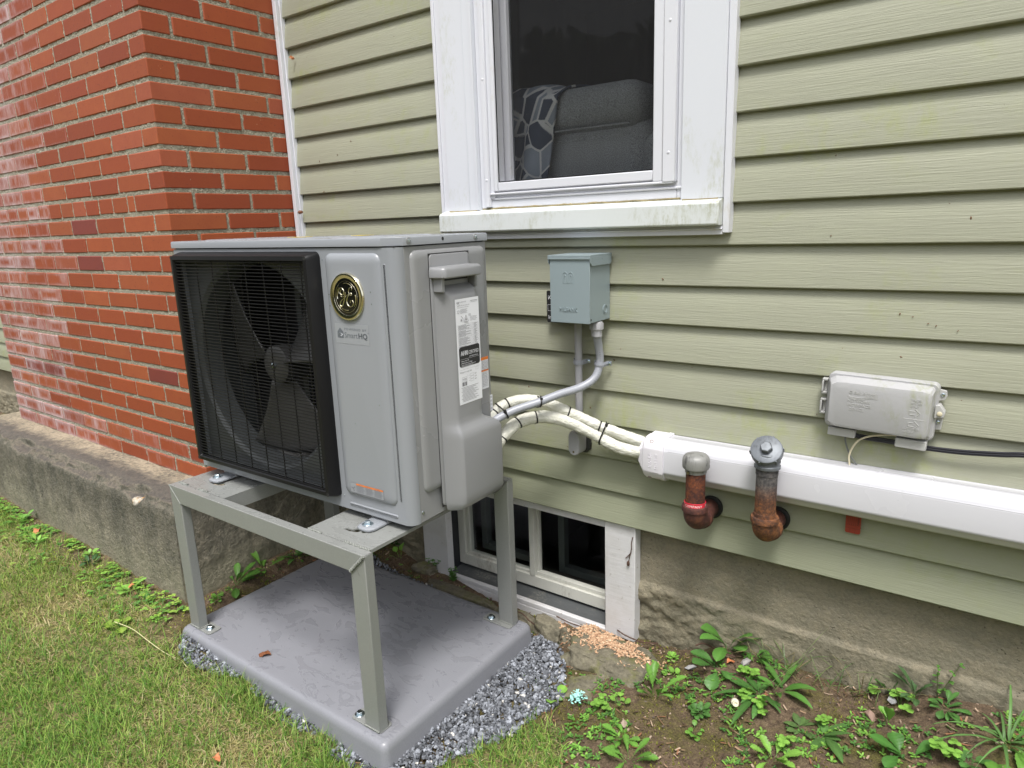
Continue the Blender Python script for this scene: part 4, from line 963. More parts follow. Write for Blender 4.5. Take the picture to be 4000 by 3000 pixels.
# --- printed badge below the emblem
m=MB(); m.add([(-.208,-.0094,.448),(-.092,-.0094,.448),(-.092,-.0094,.497),(-.208,-.0094,.497)],[(0,1,2,3)]); HB(m,'clear_sticker',m_stick,smooth=0)
m=MB(); yb_=-.0098
text(m,'POWERED BY',.0075,(-.1755,yb_,.4815),width=.076,spacing=1.25)
text(m,'Smart',.0190,(-.1765,yb_,.4630),width=.046); text(m,'HQ',.0190,(-.1285,yb_,.4630),width=.031,bold=.0005); text(m,'™',.006,(-.0965,yb_,.4745))
hx=-.190
m.add([(hx-.0105,yb_,.4765),(hx,yb_,.4865),(hx+.0105,yb_,.4765),(hx+.0105,yb_,.4615),(hx+.0075,yb_,.4615),(hx-.0075,yb_,.4615),(hx-.0105,yb_,.4615)],[(0,1,2,3,4,5,6)])
HB(m,'printed_badge',m_ink,smooth=0)
m=MB()
for rr_ in (.0035,.0065,.0095):
    m.tube([(hx+rr_*math.cos(R(a)),yb_-.0002,.4632+rr_*math.sin(R(a))) for a in range(35,146,11)],.0006,5)
HB(m,'wifi_arcs',m_stick)
# fan warning label, low on the front
wl=empty('warning_label',(-.205,-.0094,.057)); wl.parent=hp
m=MB(); m.add([(0,0,0),(.120,0,0),(.120,0,.027),(0,0,.027)],[(0,1,2,3)]); sub(m,'paper',m_stick,wl,smooth=0)
m=MB(); m.add([(.023,-.0003,.0215),(.119,-.0003,.0215),(.119,-.0003,.0262),(.023,-.0003,.0262)],[(0,1,2,3)]); sub(m,'orange_bar',m_org,wl,smooth=0)
m=MB(); y_=-.0005
for (a,b,c,d) in [(0,.120,0,.0006),(0,.120,.0264,.027),(0,.0006,0,.027),(.1194,.120,0,.027),(.0225,.0230,0,.027),(.055,.0554,0,.027),(.087,.0874,0,.027)]: m.add([(a,y_,c),(b,y_,c),(b,y_,d),(a,y_,d)],[(0,1,2,3)])
for a in (45,165,285): m.add([(.0115,y_,.011)]+[(.0115+.0075*math.cos(R(a+q)),y_,.011+.0075*math.sin(R(a+q))) for q in (-22,-8,8,22)],[(0,1,2,3,4)])
m.lathe([(.0022,0),(.0022,.0002)],(.0115,-.0004,.011),(0,-1,0),12)
text(m,'WARNING',.0035,(.030,-.0007,.0225)); text(m,'ADVERTENCIA',.0032,(.057,-.0007,.0225)); text(m,'AVERTISSEMENT',.0030,(.0885,-.0007,.0225))
for c0 in (.0245,.0565,.0888):
    for k in range(8):
        m.add([(c0,y_,.0195-k*.0023),(c0+.026+.003*math.sin(k*5),y_,.0195-k*.0023),(c0+.026+.003*math.sin(k*5),y_,.0202-k*.0023),(c0,y_,.0202-k*.0023)],[(0,1,2,3)])
sub(m,'warning_print',m_tprint,wl,smooth=0)
# --- service cover on the side
cv=empty('service_cover'); cv.parent=hp; CB=.0089
m=MB(); rs=[]
for ins,x in ((0,CB),(.0005,CB+.0035),(.003,CB+.005)): rs.append([(x,a,b) for a,b in rrect(.103+ins,.252-ins,.020+ins,.655-ins,.010,4)])
loft(m,rs); sub(m,'cover_plate',m_cover,cv,smooth=30)
m=MB(); m.add([(CB+.0004,.1005,.018),(CB+.0004,.2545,.018),(CB+.0004,.2545,.6575),(CB+.0004,.1005,.6575)],[(0,1,2,3)]); sub(m,'cover_gap',m_gap,cv,smooth=0)
# body of the cover: cross sections from top to bottom, (z, y0, y1, x depth, edge inset)
def section(z,y0,y1,x,sl): 
    b=CB+.0048; q=[(b,y0),(b+(x-b)*.35,y0+sl*.28),(b+(x-b)*.80,y0+sl*.75),(x-.0015,y0+sl*1.0),(x,y0+sl*1.25),(x,y1-sl*1.05),(x-.0015,y1-sl*.8),(b+(x-b)*.75,y1-sl*.35),(b+(x-b)*.3,y1-sl*.08),(b,y1)]
    return [(a,c,z) for a,c in q]
secs=[(.601,.120,.242,.0145,.002),(.580,.120,.242,.0150,.002),(.575,.116,.246,.024,.006),(.566,.113,.248,.038,.015),(.556,.112,.249,.046,.021),(.546,.112,.249,.049,.024),(.30,.112,.249,.049,.024),(.252,.112,.249,.049,.024),(.238,.112,.250,.0495,.024),(.228,.112,.262,.052,.022),(.219,.112,.285,.058,.020),(.208,.112,.303,.063,.019),(.195,.112,.310,.065,.019),(.05,.112,.310,.065,.019),(.028,.112,.310,.064,.019),(.014,.113,.309,.058,.018),(.006,.116,.306,.045,.016)]
m=MB(); loft(m,[section(*q) for q in secs]); sub(m,'cover_body',m_cover,cv,smooth=45)
m=MB(); rs=[]
hz0,hz1=.599,.626
for (z,i_) in ((hz0,.003),(hz0+.003,0),(hz1-.008,0),(hz1-.003,.002),(hz1,.006)):
    rs.append([(CB+.0055,.096+i_,z),(.050-i_,.100+i_,z),(.056-i_,.106+i_,z),(.058-i_,.112,z),(.058-i_,.238,z),(.056-i_,.244-i_,z),(.050-i_,.248-i_,z),(CB+.0055,.251-i_,z)])
loft(m,rs); sub(m,'handle_ledge',m_cover,cv,smooth=35)
m=MB(); m.add([(.0158,.124,.590),(.0158,.238,.590),(.0158,.238,.5985),(.0158,.124,.5985)],[(0,1,2,3)]); m.box(CB+.006,.018,.128,.236,.600,.6005); sub(m,'handle_shadow_slot',m_gap,cv)
# side cheeks joining ledge and body
m=MB(); m.box(CB+.0055,.042,.1075,.1195,.566,.6005); sub(m,'handle_cheek',m_cover,cv,bevel=.002); m=MB(); m.box(CB+.0055,.036,.2425,.2525,.568,.6005); sub(m,'handle_cheek',m_cover,cv,bevel=.002)
# rating label
rl_=empty('rating_label',(.0496,.143,.283)); rl_.parent=hp
LW,LH=.092,.263; x_=0
m=MB(); m.add([(0,0,0),(0,LW,0),(0,LW,LH),(0,0,LH)],[(0,1,2,3)]); sub(m,'paper',m_paper,rl_,smooth=0)
def R2(m,y0,y1,z0,z1,x=.0004): m.add([(x,y0,z0),(x,y1,z0),(x,y1,z1),(x,y0,z1)],[(0,1,2,3)])
m=MB(); rx=(0,1,0)
pr=rrect(.006,.088,.094,.145,.007,3); m.add([(.0004,a,b) for a,b in pr],[tuple(range(len(pr)))])
for z in (.237,.2335): R2(m,.060,.086,z+.018,z+.0185)
sub(m,'black_panel',m_blk,rl_,smooth=0)
m=MB(); T=lambda s,z,y,sz,**k: text(m,s,sz,(.0008,y,z),right=(0,1,0),up=(0,0,1),**k)
T('AHRI',.123,.012,.0165,width=.028,bold=.0006); T('CERTIFIED',.1235,.0435,.0125,width=.040); T('www.ahridirectory.org',.1165,.045,.0045,width=.034)
R2(m,.009,.085,.1135,.1139,.0008); T('Unitary Small HP',.1075,.012,.0045); T('AHRI Standard 210/240',.1020,.012,.0045)
for k in range(2): R2(m,.012,.070-.01*k,.0985-.003*k,.0992-.003*k,.0008)
sub(m,'white_print',m_paper,rl_,smooth=0)
m=MB(); T('GE',.2515,.0055,.0075,bold=.0003); T('GE APPLIANCES',.2535,.016,.0045,width=.026); R2(m,.058,.088,.2545,.2551); 
T('Single-Zone Mini Split (outdoor unit)',.2455,.006,.0045,width=.048); R2(m,.006,.052,.2415,.2420)
for k in range(5): R2(m,.018,.046-.004*(k%2),.2365-.0022*k,.2371-.0022*k)
m.tube([(.0006,.0105+.0038*math.cos(R(a)),.2325+.0038*math.sin(R(a))) for a in range(0,361,30)],.0003,4)
T('A2L',.2185,.049,.0085,width=.010)
def poly_outline(pts,r): 
    m.tube([(.0006,a,b) for a,b in pts+[pts[0]]],r,4)
poly_outline([(.020,.2215),(.0285,.213),(.020,.2045),(.0115,.213)],.0005); poly_outline([(.030,.2055),(.048,.2055),(.039,.222)],.0005)
for c in (.020,.039): m.add([(.0007,c-.0022,.2085),(.0007,c+.0022,.2085),(.0007,c+.0018,.2115),(.0007,c,.2155),(.0007,c-.0018,.2115)],[(0,1,2,3,4)])
for k in range(4): R2(m,.055,.083-.003*(k%2),.2155-.003*k,.2161-.003*k)
for (z0,rows) in ((.1930,3),(.1775,4),(.1610,5),(.1565-.002,0)):
    pass
zc=.1995
for rows in (4,5,6,5):
    top=zc
    for k in range(rows): 
        R2(m,.008,.046+.010*math.sin(k*3+rows),zc-.0022,zc-.0014); R2(m,.070,.082-.004*(k%2),zc-.0022,zc-.0014); R2(m,.006,.088,zc-.0034,zc-.0031); zc-=.00305
    R2(m,.006,.088,top-.0001,top+.0002); R2(m,.006,.0063,zc,top); R2(m,.0877,.088,zc,top); R2(m,.066,.0663,zc,top); zc-=.0020
R2(m,.006,.088,.0875,.0878); T('Refrigerant charge label',.0795,.006,.0062,width=.046)
R2(m,.068,.0683,.0795,.0865);R2(m,.080,.0803,.0795,.0865);R2(m,.074,.0743,.079,.085);R2(m,.068,.080,.0795,.0798);R2(m,.068,.080,.0862,.0865)
for (a,b,c,d) in [(.013,.031,.0585,.0685),(.046,.060,.053,.059),(.046,.060,.060,.066),(.046,.060,.067,.073)]:
    for q in ((a,b,c,c+.0004),(a,b,d-.0004,d),(a,a+.0004,c,d),(b-.0004,b,c,d)): R2(m,*q)
T('R454B',.0608,.0145,.0068,width=.015); R2(m,.013,.022,.046,.056); R2(m,.024,.031,.046,.056); R2(m,.0335,.0339,.046,.073); R2(m,.039,.0445,.0695,.0700);R2(m,.039,.0445,.0625,.063);R2(m,.039,.0445,.0555,.056)
for k in range(3): T('kg/lb',.0555+.007*k,.063,.0045,width=.008)
for k in range(12): R2(m,.008+(.004 if k%3 else 0),.078-.010*((k*7)%5)/2,.0415-.0032*k,.0424-.0032*k)
sub(m,'small_print',m_tprint,rl_,smooth=0)
# other side labels
sl=empty('side_label',(.0092,.287,.262)); sl.parent=hp
m=MB()
def R3(m,y0,y1,z0,z1,x=.0004): R2(m,y0,y1,z0,z1,x)
R3(m,0,.031,.026,.113,0); R3(m,-.002,.056,-.045,.0,-.009+.0006); sub(m,'paper',m_paper,sl,smooth=0)
m=MB(); R3(m,0,.031,.105,.113); R3(m,0,.031,.074,.0785); sub(m,'orange_bar',m_org,sl,smooth=0)
m=MB()
for i,s in enumerate(['ELECTRICAL','SHOCK HAZARD','CAN CAUSE','INJURY OR DEATH','DISCONNECT','REMOTE POWER','SUPPLIES']): text(m,s,.0038,(.0008,.002,.1000-i*.0038),right=(0,1,0),width=.027)
for i,s in enumerate(['DECHARGE','ELECTRIQUE','PEUT CAUSER','DES BLESSURES','OU LA MORT','COUPEZ','TOUTES LES','SOURCES','AVANT','ENTRETIEN']): text(m,s,.0038,(.0008,.002,.0695-i*.0041),right=(0,1,0),width=.024)
for i,s in enumerate(['WARNING: RISK OF FIRE.','REFRIGERANT USED. TO BE','ONLY BY TRAINED SERVICE','DO NOT PUNCTURE']): text(m,s,.0080,(-.009+.001,.000,-.009-i*.0105),right=(0,1,0),width=.054)
sub(m,'print',m_tprint,sl,smooth=0)
# --- feet
for x in (-.785,-.129):
    ft=empty('mounting_foot',(x,-.030,-.0175)); ft.parent=hp
    m=MB(); rs=[]
    def fp_(w0,w1,y0,y1,z): return [(w0,y1,z),(w0,y0+.016,z),(w0+.006,y0+.004,z),(w0+.018,y0,z),(w1-.018,y0,z),(w1-.006,y0+.004,z),(w1,y0+.016,z),(w1,y1,z)]
    loft(m,[fp_(-.026,.030,-.022,.062,.0),fp_(-.026,.030,-.022,.062,.004),fp_(-.023,.027,-.018,.060,.0075),fp_(-.017,.021,-.013,.058,.0085)]); sub(m,'foot_plate',m_unit,ft,smooth=40)
    m=MB(); m.box(-.028,.032,.040,.36,.0,.0120); sub(m,'foot_rail',m_side,ft,bevel=.001)
    m=MB(); hexbolt(m,0.0,.0,.0087,.0082,washer=.0145); sub(m,'bolt',m_zinc,ft,smooth=30)
#--ELECTRIC--
# ================================================================ DISCONNECT BOX
bx=empty('disconnect_box',(.5225,-.06,1.034),'blue grey metal electrical disconnect box mounted on the siding below the window','electrical box')
def K(m,name,mt,par,**k): o=m.build(name,mt,**k); return child(o,par)
X0,X1,YF,ZB,ZTp=.461,.5845,-.117,1.034,1.212
m=MB(); m.box(X0+.002,X1-.002,YF+.006,-.001,ZB+.001,ZTp-.002); K(m,'box_body',m_boxp,bx,bevel=.0015)
m=MB(); m.box(X0,X1,YF,YF+.0055,ZB,ZTp-.006); K(m,'front_cover',m_boxp,bx,bevel=.0012)
m=MB(); m.box(X0-.004,X1+.004,YF-.004,-.001,ZTp-.002,ZTp+.0035); m.box(X0-.004,X1+.004,YF-.004,YF-.0012,ZTp-.008,ZTp-.0022)
for xx in (X0-.004,X1+.0022):
    m.prism([(YF-.003,ZTp-.002),(-.002,ZTp-.002),(-.002,ZTp-.020),(-.008,ZTp-.026),(YF+.008,ZTp-.026),(YF-.003,ZTp-.016)],'x',xx,xx+.0018)
K(m,'rain_lid',m_boxp,bx,bevel=.0008)
m=MB(); ym=YF-.0004
for ox in (.503,.5205):
    pts=[(ox,ym,1.141)]+[(ox+.0068-.0068*math.cos(R(a)),ym,1.163+.0075*math.sin(R(a))) for a in range(0,181,15)]+[(ox+.0136,ym,1.141)]
    m.tube(pts,.0009,6)
    pts=[(ox+.0035,ym,1.141)]+[(ox+.0068-.0033*math.cos(R(a)),ym,1.1585+.0035*math.sin(R(a))) for a in range(0,181,20)]+[(ox+.0101,ym,1.141)]
    m.tube(pts,.0008,6)
K(m,'embossed_arches',m_boxp,bx)
m=MB(); text(m,'MILBANK',.0150,(.4905,YF-.0001,1.066),ext=.0018,spacing=1.15,width=.056); K(m,'embossed_name',m_boxp,bx,smooth=0)
m=MB(); 
for r_ in (.0125,.0090): m.tube([(X1-.0016,-.030+r_*math.cos(R(a)),1.0645+r_*math.sin(R(a))) for a in range(0,361,15)],.0011,6)
K(m,'knockout_ring',m_boxp,bx)
m=MB(); m.lathe([(.0032,0),(.0032,.0004)],(X1-.0018,-.108,1.044),(1,0,0),14); K(m,'hole',m_gap,bx)
m=MB(); m.lathe([(.0018,0),(.0012,.0006)],(X1+.0040,-.055,1.203),(1,0,0),10); K(m,'rivet',m_boxp,bx)
stl=empty('black_sticker',(.425,-.02,1.06)); child(stl,bx)
m=MB(); pr=rrect(.3825,.4605,1.016,1.108,.004,3); m.add([(a,-.0160,b) for a,b in pr]+[(a,-.0145,b) for a,b in pr],[tuple(range(len(pr))),tuple(range(2*len(pr)-1,len(pr)-1,-1))]); 
K(m,'sticker_sheet',m_blk,bx,smooth=0)
m=MB(); text(m,'iQ',.018,(.387,-.0165,1.083)); text(m,'In',.016,(.387,-.0165,1.026)); 
for q in ((.386,.43,1.0495,1.0502),(.386,.3867,1.0495,1.068),(.386,.43,1.0675,1.0682)): m.add([(q[0],-.0165,q[2]),(q[1],-.0165,q[2]),(q[1],-.0165,q[3]),(q[0],-.0165,q[3])],[(0,1,2,3)])
K(m,'sticker_print',m_paper,bx,smooth=0)
bpy.data.objects.remove(stl)
# straight conduit with its elbow fitting
cn=empty('conduit_pipe',(.497,-.03,.66),'straight grey plastic conduit running down the siding from the box','conduit')
m=MB(); m.tube([(.4968,-.031,z) for z in np.linspace(.70,1.034,10)],.0107,20); K(m,'pipe',m_pvc,cn,smooth=50)
m=MB(); m.lathe([(.0140,0),(.0140,.010),(.0128,.012)],(.4968,-.031,1.0215),(0,0,1),20); K(m,'coupling',m_pvc,cn)
m=MB(); rs=[]
def pill(cx_,w_,z0,z1,y): 
    return [(cx_+w_*math.cos(R(a)),y,z1-w_+w_*math.sin(R(a))) for a in range(0,181,15)]+[(cx_+w_*math.cos(R(a)),y,z0+w_+w_*math.sin(R(a))) for a in range(180,361,15)]
loft(m,[pill(.4895,.0175,.632,.705,-.053),pill(.4895,.0182,.631,.706,-.050),pill(.4895,.0182,.631,.706,-.012)]); K(m,'elbow_body',m_pvc,cn,smooth=40)
m=MB(); loft(m,[pill(.4895,.0160,.634,.703,-.0550),pill(.4895,.0172,.633,.704,-.0532)]); K(m,'elbow_cover',m_pvc,cn,smooth=30)
m=MB(); m.lathe([(.0032,0),(.003,.0008)],(.4895,-.055,.6425),(0,-1,0),12); K(m,'screw',m_bronze,cn)
m=MB(); m.lathe([(.024,0),(.026,.004),(.024,.009)],(.4935,.0,.652),(0,-1,0),20,rf=lambda a,h:1+.12*math.sin(5*a)+.08*math.sin(3*a+1)); m.box(.475,.520,-.010,.0,.640,.690); K(m,'sealing_putty',m_putty,cn,bevel=.004)
# flexible conduit
fxp=[(.57,-.055,1.018),(.567,-.050,1.002),(.565,-.035,.956),(.564,-.028,.915),(.558,-.045,.873),(.533,-.08,.849),(.493,-.13,.835),(.454,-.18,.818),(.41,-.23,.802),(.381,-.27,.784),(.372,-.30,.770),(.365,-.33,.755)]
fl=empty('flexible_conduit',(.57,-.055,1.02),'ribbed grey flexible conduit curving from the box down to the heat pump','conduit')
pp=smoothpath(fxp,.0022)
m=MB(); m.tube(pp,.0112,20,rf=lambda i,a:1+.022*(i%3==0)); K(m,'hose',m_pvc2,fl,smooth=60)
m=MB(); m.lathe([(.0150,-.008),(.0150,.010),(.0185,.012),(.0185,.028),(.0150,.033)],(.5705,-.056,1.0),(0,0,1),24,rf=lambda a,h:1+(.05*math.cos(12*a) if .011<h<.029 else 0)); K(m,'connector',m_pvc,fl,smooth=40)
m=MB()   # printed legend along the hose
L_=0
for i in range(30,len(pp)-40,3):
    p=pp[i]; 
    if (i//3)%9 in (7,8): continue
    t_=(pp[i+1]-pp[i-1]).normalized(); n_=Vector((.55,-.75,-.35)); n_=(n_-t_*n_.dot(t_)).normalized(); b_=t_.cross(n_); q=p+n_*.01155
    h=.0011+.0009*random.random(); ww=.0011
    m.add([tuple(q-b_*h-t_*ww),tuple(q-b_*h+t_*ww*.2),tuple(q+b_*h+t_*ww*.2),tuple(q+b_*h-t_*ww)],[(0,1,2,3)])
K(m,'hose_print',mat('hose_print',(.20,.21,.23),.5),fl,smooth=0)
# straps
def strap(cx_,z,w0,w1,label,r=.0115,yc=-.031,ang=0):
    e=empty('conduit_strap',(cx_,0,z),label,'strap','straps holding the two conduits to the siding')
    m=MB(); prof=[]
    for s_ in (-1,1):
        pass
    path=[(w0,-.006),(cx_-r-.006,-.006),(cx_-r-.002,-.010)]+[(cx_+(r+.0015)*math.cos(R(a)),yc-(r+.0015)*math.sin(R(a))) for a in range(180,-1,-15)]+[(cx_+r+.002,-.010),(cx_+r+.006,-.006),(w1,-.006)]
    hw=.0065
    for dz0,dz1,th in ((-hw,hw,.0016),(-.002,.002,.0032)):
        n_=len(path); vs=[];fs=[]
        for i,(x,y) in enumerate(path):
            a=path[max(0,i-1)];b=path[min(n_-1,i+1)]; tx,ty=b[0]-a[0],b[1]-a[1]; L2=math.hypot(tx,ty) or 1; nx_,ny_=ty/L2,-tx/L2
            if ny_>0: nx_,ny_=-nx_,-ny_
            if dz1>.003 or True: vs+=[(x,y,z+dz0),(x,y,z+dz1),(x+nx_*th,y+ny_*th,z+dz1),(x+nx_*th,y+ny_*th,z+dz0)]
        for i in range(n_-1):
            for k in range(4): fs.append((i*4+k,i*4+(k+1)%4,(i+1)*4+(k+1)%4,(i+1)*4+k))
        fs+=[(0,1,2,3),(n_*4-4,n_*4-3,n_*4-2,n_*4-1)]; m.add(vs,fs)
    K(m,'strap_band',m_pvc2,e,smooth=40)
    for x in (w0+.005,w1-.006):
        m=MB(); m.lathe([(.0062,0),(.006,.0016),(.0045,.0018)],(x,-.0078,z),(0,-1,0),18); m.lathe([(.0045,0),(.0045,.0035),(.003,.0042)],(x,-.0094,z),(0,-1,0),6); K(m,'screw',m_zinc,e,smooth=30)
    return e
strap(.4968,.909,.468,.522,'pale grey strap around the straight conduit'); strap(.564,.908,.536,.590,'pale grey strap around the flexible conduit',yc=-.028)
# ================================================================ INSULATED LINES
lineA=[(.711,-.035,.700),(.638,-.040,.716),(.575,-.050,.733),(.497,-.09,.774),(.444,-.12,.800),(.403,-.16,.815),(.362,-.20,.808),(.347,-.24,.790),(.338,-.27,.765),(.335,-.30,.735)]
lineB=[(.709,-.040,.674),(.650,-.045,.677),(.614,-.050,.686),(.567,-.055,.707),(.514,-.085,.739),(.464,-.12,.761),(.421,-.15,.763),(.395,-.19,.756),(.379,-.22,.738),(.370,-.25,.715),(.362,-.28,.685)]
def tie_at(m,p,t,r,rot=0):
    q=Vector((0,0,1)).rotation_difference(t)
    for k in range(1): m.tube([p+q@Vector((r*math.cos(R(a)),r*math.sin(R(a)),.0015*math.sin(R(a)))) for a in range(0,361,12)],.0021,7)
    h=p+q@Vector((r*math.cos(rot),r*math.sin(rot),0)); m.lathe([(.0038,-.004),(.0042,0),(.0038,.004)],h,q@Vector((-math.sin(rot),math.cos(rot),0)),8)
    m.tube([h,h+q@Vector((.008*math.cos(rot),.008*math.sin(rot),.004))],.0015,6)
def insul(name,pts,r,label,ties,seed):
    e=empty(name,pts[-1],label,'insulated line','white insulated refrigerant lines'); rnd=random.Random(seed)
    pp=smoothpath(pts,.0035); ph=[rnd.random()*6 for _ in range(5)]
    tz=[min(range(len(pp)),key=lambda i:(pp[i]-Vector(c)).length) for c in ties]
    def rf(i,a):
        w_=1+.05*noise.noise(Vector((i*.16,math.cos(a)*1.3,math.sin(a)*1.3+seed)))+.035*noise.noise(Vector((i*.5,math.cos(a)*2,math.sin(a)*2+seed)))+.020*math.sin(10*a+ph[0]+.4*math.sin(i*.21))+.028*math.sin(i*.8+2.5*math.sin(a*2+ph[1])+ph[2])*math.sin(a*1+ph[3])+.02*math.sin(i*.31+3*a+ph[4])
        for t_ in tz: w_*=1-.13*math.exp(-((i-t_)/1.6)**2)
        return w_
    m=MB(); m.tube(pp,r,36,rf=rf); K(m,'insulation',m_wrap,e,smooth=70)
    for k,t_ in enumerate(tz):
        t_=max(1,min(len(pp)-2,t_)); m=MB(); tie_at(m,pp[t_],(pp[t_+1]-pp[t_-1]).normalized(),r*.93,rot=rnd.uniform(2.4,3.6)); K(m,'cable_tie',m_tie,e)
    return e
insul('insulated_line',lineA,.0155,'upper white insulated line arching from the heat pump to the duct',[(.575,-.05,.733),(.497,-.09,.774),(.43,-.13,.806),(.362,-.20,.808),(.347,-.24,.790),(.338,-.265,.770)],3)
insul('insulated_line',lineB,.0180,'lower white quilted insulated line sagging below the upper line',[(.425,-.15,.764),(.392,-.195,.754),(.372,-.245,.722)],5)
def bundletie(c,t,rx,label,a2,b2):
    m=MB(); q=Vector((0,0,1)).rotation_difference(Vector(t).normalized()); c=Vector(c); m.tube([c+q@Vector((rx[0]*math.cos(R(a)),rx[1]*math.sin(R(a)),0)) for a in range(0,361,12)],.0021,7)
    m.lathe([(.0038,-.004),(.0045,0),(.0038,.004)],c+q@Vector((rx[0]*a2,rx[1]*b2,0)),(0,0,1),8)
    o=m.build('cable_tie',m_tie); tag(o,label,'cable tie','black ties bundling the lines'); return o
def tie_around(items,label,head=0):
    """black strap hugging a set of (centre, radius) discs in the plane normal to t"""
    (c0,_),t=items[0],items[0][0][1]
    pass
def hulltie(discs,t,label):
    t=Vector(t).normalized(); c=sum((Vector(d[0]) for d in discs),Vector())/len(discs)
    a=t.cross(Vector((0,0,1))).normalized(); b=a.cross(t)
    pts=[]
    for d,r in discs:
        v=Vector(d)-c; x,y=v.dot(a),v.dot(b)
        for k in range(24): an=2*math.pi*k/24; pts.append((x+r*math.cos(an),y+r*math.sin(an)))
    pts=sorted(set(pts)); 
    def half(P):
        h=[]
        for p in P:
            while len(h)>=2 and (h[-1][0]-h[-2][0])*(p[1]-h[-2][1])-(h[-1][1]-h[-2][1])*(p[0]-h[-2][0])<=0: h.pop()
            h.append(p)
        return h[:-1]
    H=half(pts)+half(pts[::-1]); loop=[c+a*x+b*y for x,y in H]; loop.append(loop[0])
    m=MB(); m.tube(loop,.0022,7); k=max(range(len(H)),key=lambda i:H[i][1]-H[i][0]*.6); h=c+a*H[k][0]+b*H[k][1]
    m.lathe([(.004,-.0045),(.0046,0),(.004,.0045)],h,b,8); m.tube([h,h+b*.010+t*.004],.0015,6)
    o=m.build('cable_tie',m_tie); tag(o,label,'cable tie','black ties bundling the lines')
hulltie([((.454,-.18,.818),.0118),((.428,-.135,.806),.0158)],(-.6,-.6,.1),'black tie joining the grey hose to the top of the arching white line')
hulltie([((.395,-.255,.793),.0118),((.352,-.225,.799),.0155)],(-.5,-.8,-.4),'black tie joining the grey hose and white line nearest the heat pump')
hulltie([((.590,-.047,.729),.0158),((.588,-.052,.6965),.0182)],(-.9,-.05,.3),'black tie squeezing the two white lines together near the duct')
# ================================================================ LINE COVER DUCT
dc=empty('line_cover_duct',(1.6,-.035,.66),'long glossy white plastic duct covering the lines along the siding','duct')
prof=[(-.001,.606),(-.001,.724)]
pf=[(0,.725),(-.028,.7245),(-.030,.7262),(-.044,.7257),(-.049,.7250),(-.058,.7205),(-.066,.712),(-.0695,.703),(-.0698,.701),(-.0705,.700),(-.0709,.6955),(-.0712,.668),(-.0709,.6415),(-.0705,.637),(-.0698,.6362),(-.0690,.6335),(-.0665,.6325),(-.062,.622),(-.050,.6135),(-.032,.6105),(-.030,.6090),(0,.6085)]
m=MB(); m.prism(pf,'x',.765,3.4); o=K(m,'duct_cover',m_white,dc,smooth=62,bevel=0)
m=MB(); m.add([],[]); rs=[]
def ring(x,s_,dy,n_=0):
    cy,cz=-.001,.667; out=[]
    for (y,z) in pf: out.append((x,(y*s_[0])+dy,cz+(z-cz)*s_[1]))
    return out
for x,s_ in [(.694,(.70,.50)),(.697,(.74,.55)),(.7005,(.74,.55)),(.701,(.80,.64)),(.7055,(.80,.64)),(.706,(.87,.75)),(.7105,(.87,.75)),(.711,(.94,.86)),(.7155,(.94,.86)),(.716,(1.0,.97)),(.722,(1.05,1.06)),(.765,(1.06,1.07)),(.7655,(1.075,1.09)),(.777,(1.075,1.09)),(.7785,(1.05,1.05))]: rs.append(ring(x,s_,0))
loft(m,rs); K(m,'end_fitting',m_cap,dc,smooth=32)
m=MB(); text(m,'INABA',.0125,(.7445,-.0755,.648),right=(0,0,1),up=(-1,0,0),ext=.0005,spacing=1.2); text(m,'SEN 100',.0115,(.7625,-.0755,.645),right=(0,0,1),up=(-1,0,0),ext=.0005,spacing=1.1); K(m,'embossed_lettering',m_cap,dc,smooth=0)
m=MB(); m.tube([(x,-.0704,.6992) for x in (.79,1.5,3.4)],.0005,5); m.tube([(x,-.0699,.6365) for x in (.79,1.5,3.4)],.0006,5); m.tube([(x,-.0300,.7262) for x in (.79,1.5,3.4)],.0005,5); K(m,'cover_seam',mat('seam_shadow',(.30,.30,.31),.6),dc)
for (p,a) in (((.742,-.066,.7195),(0,-.75,.65)),((.735,-.062,.6145),(0,-.7,-.7))):
    m=MB(); m.lathe([(.0055,-.001),(.0055,.0006),(.0035,.0007),(.003,-.0008)],p,a,14); K(m,'screw_socket',mat('socket_shadow',(.35,.30,.28),.6),dc)
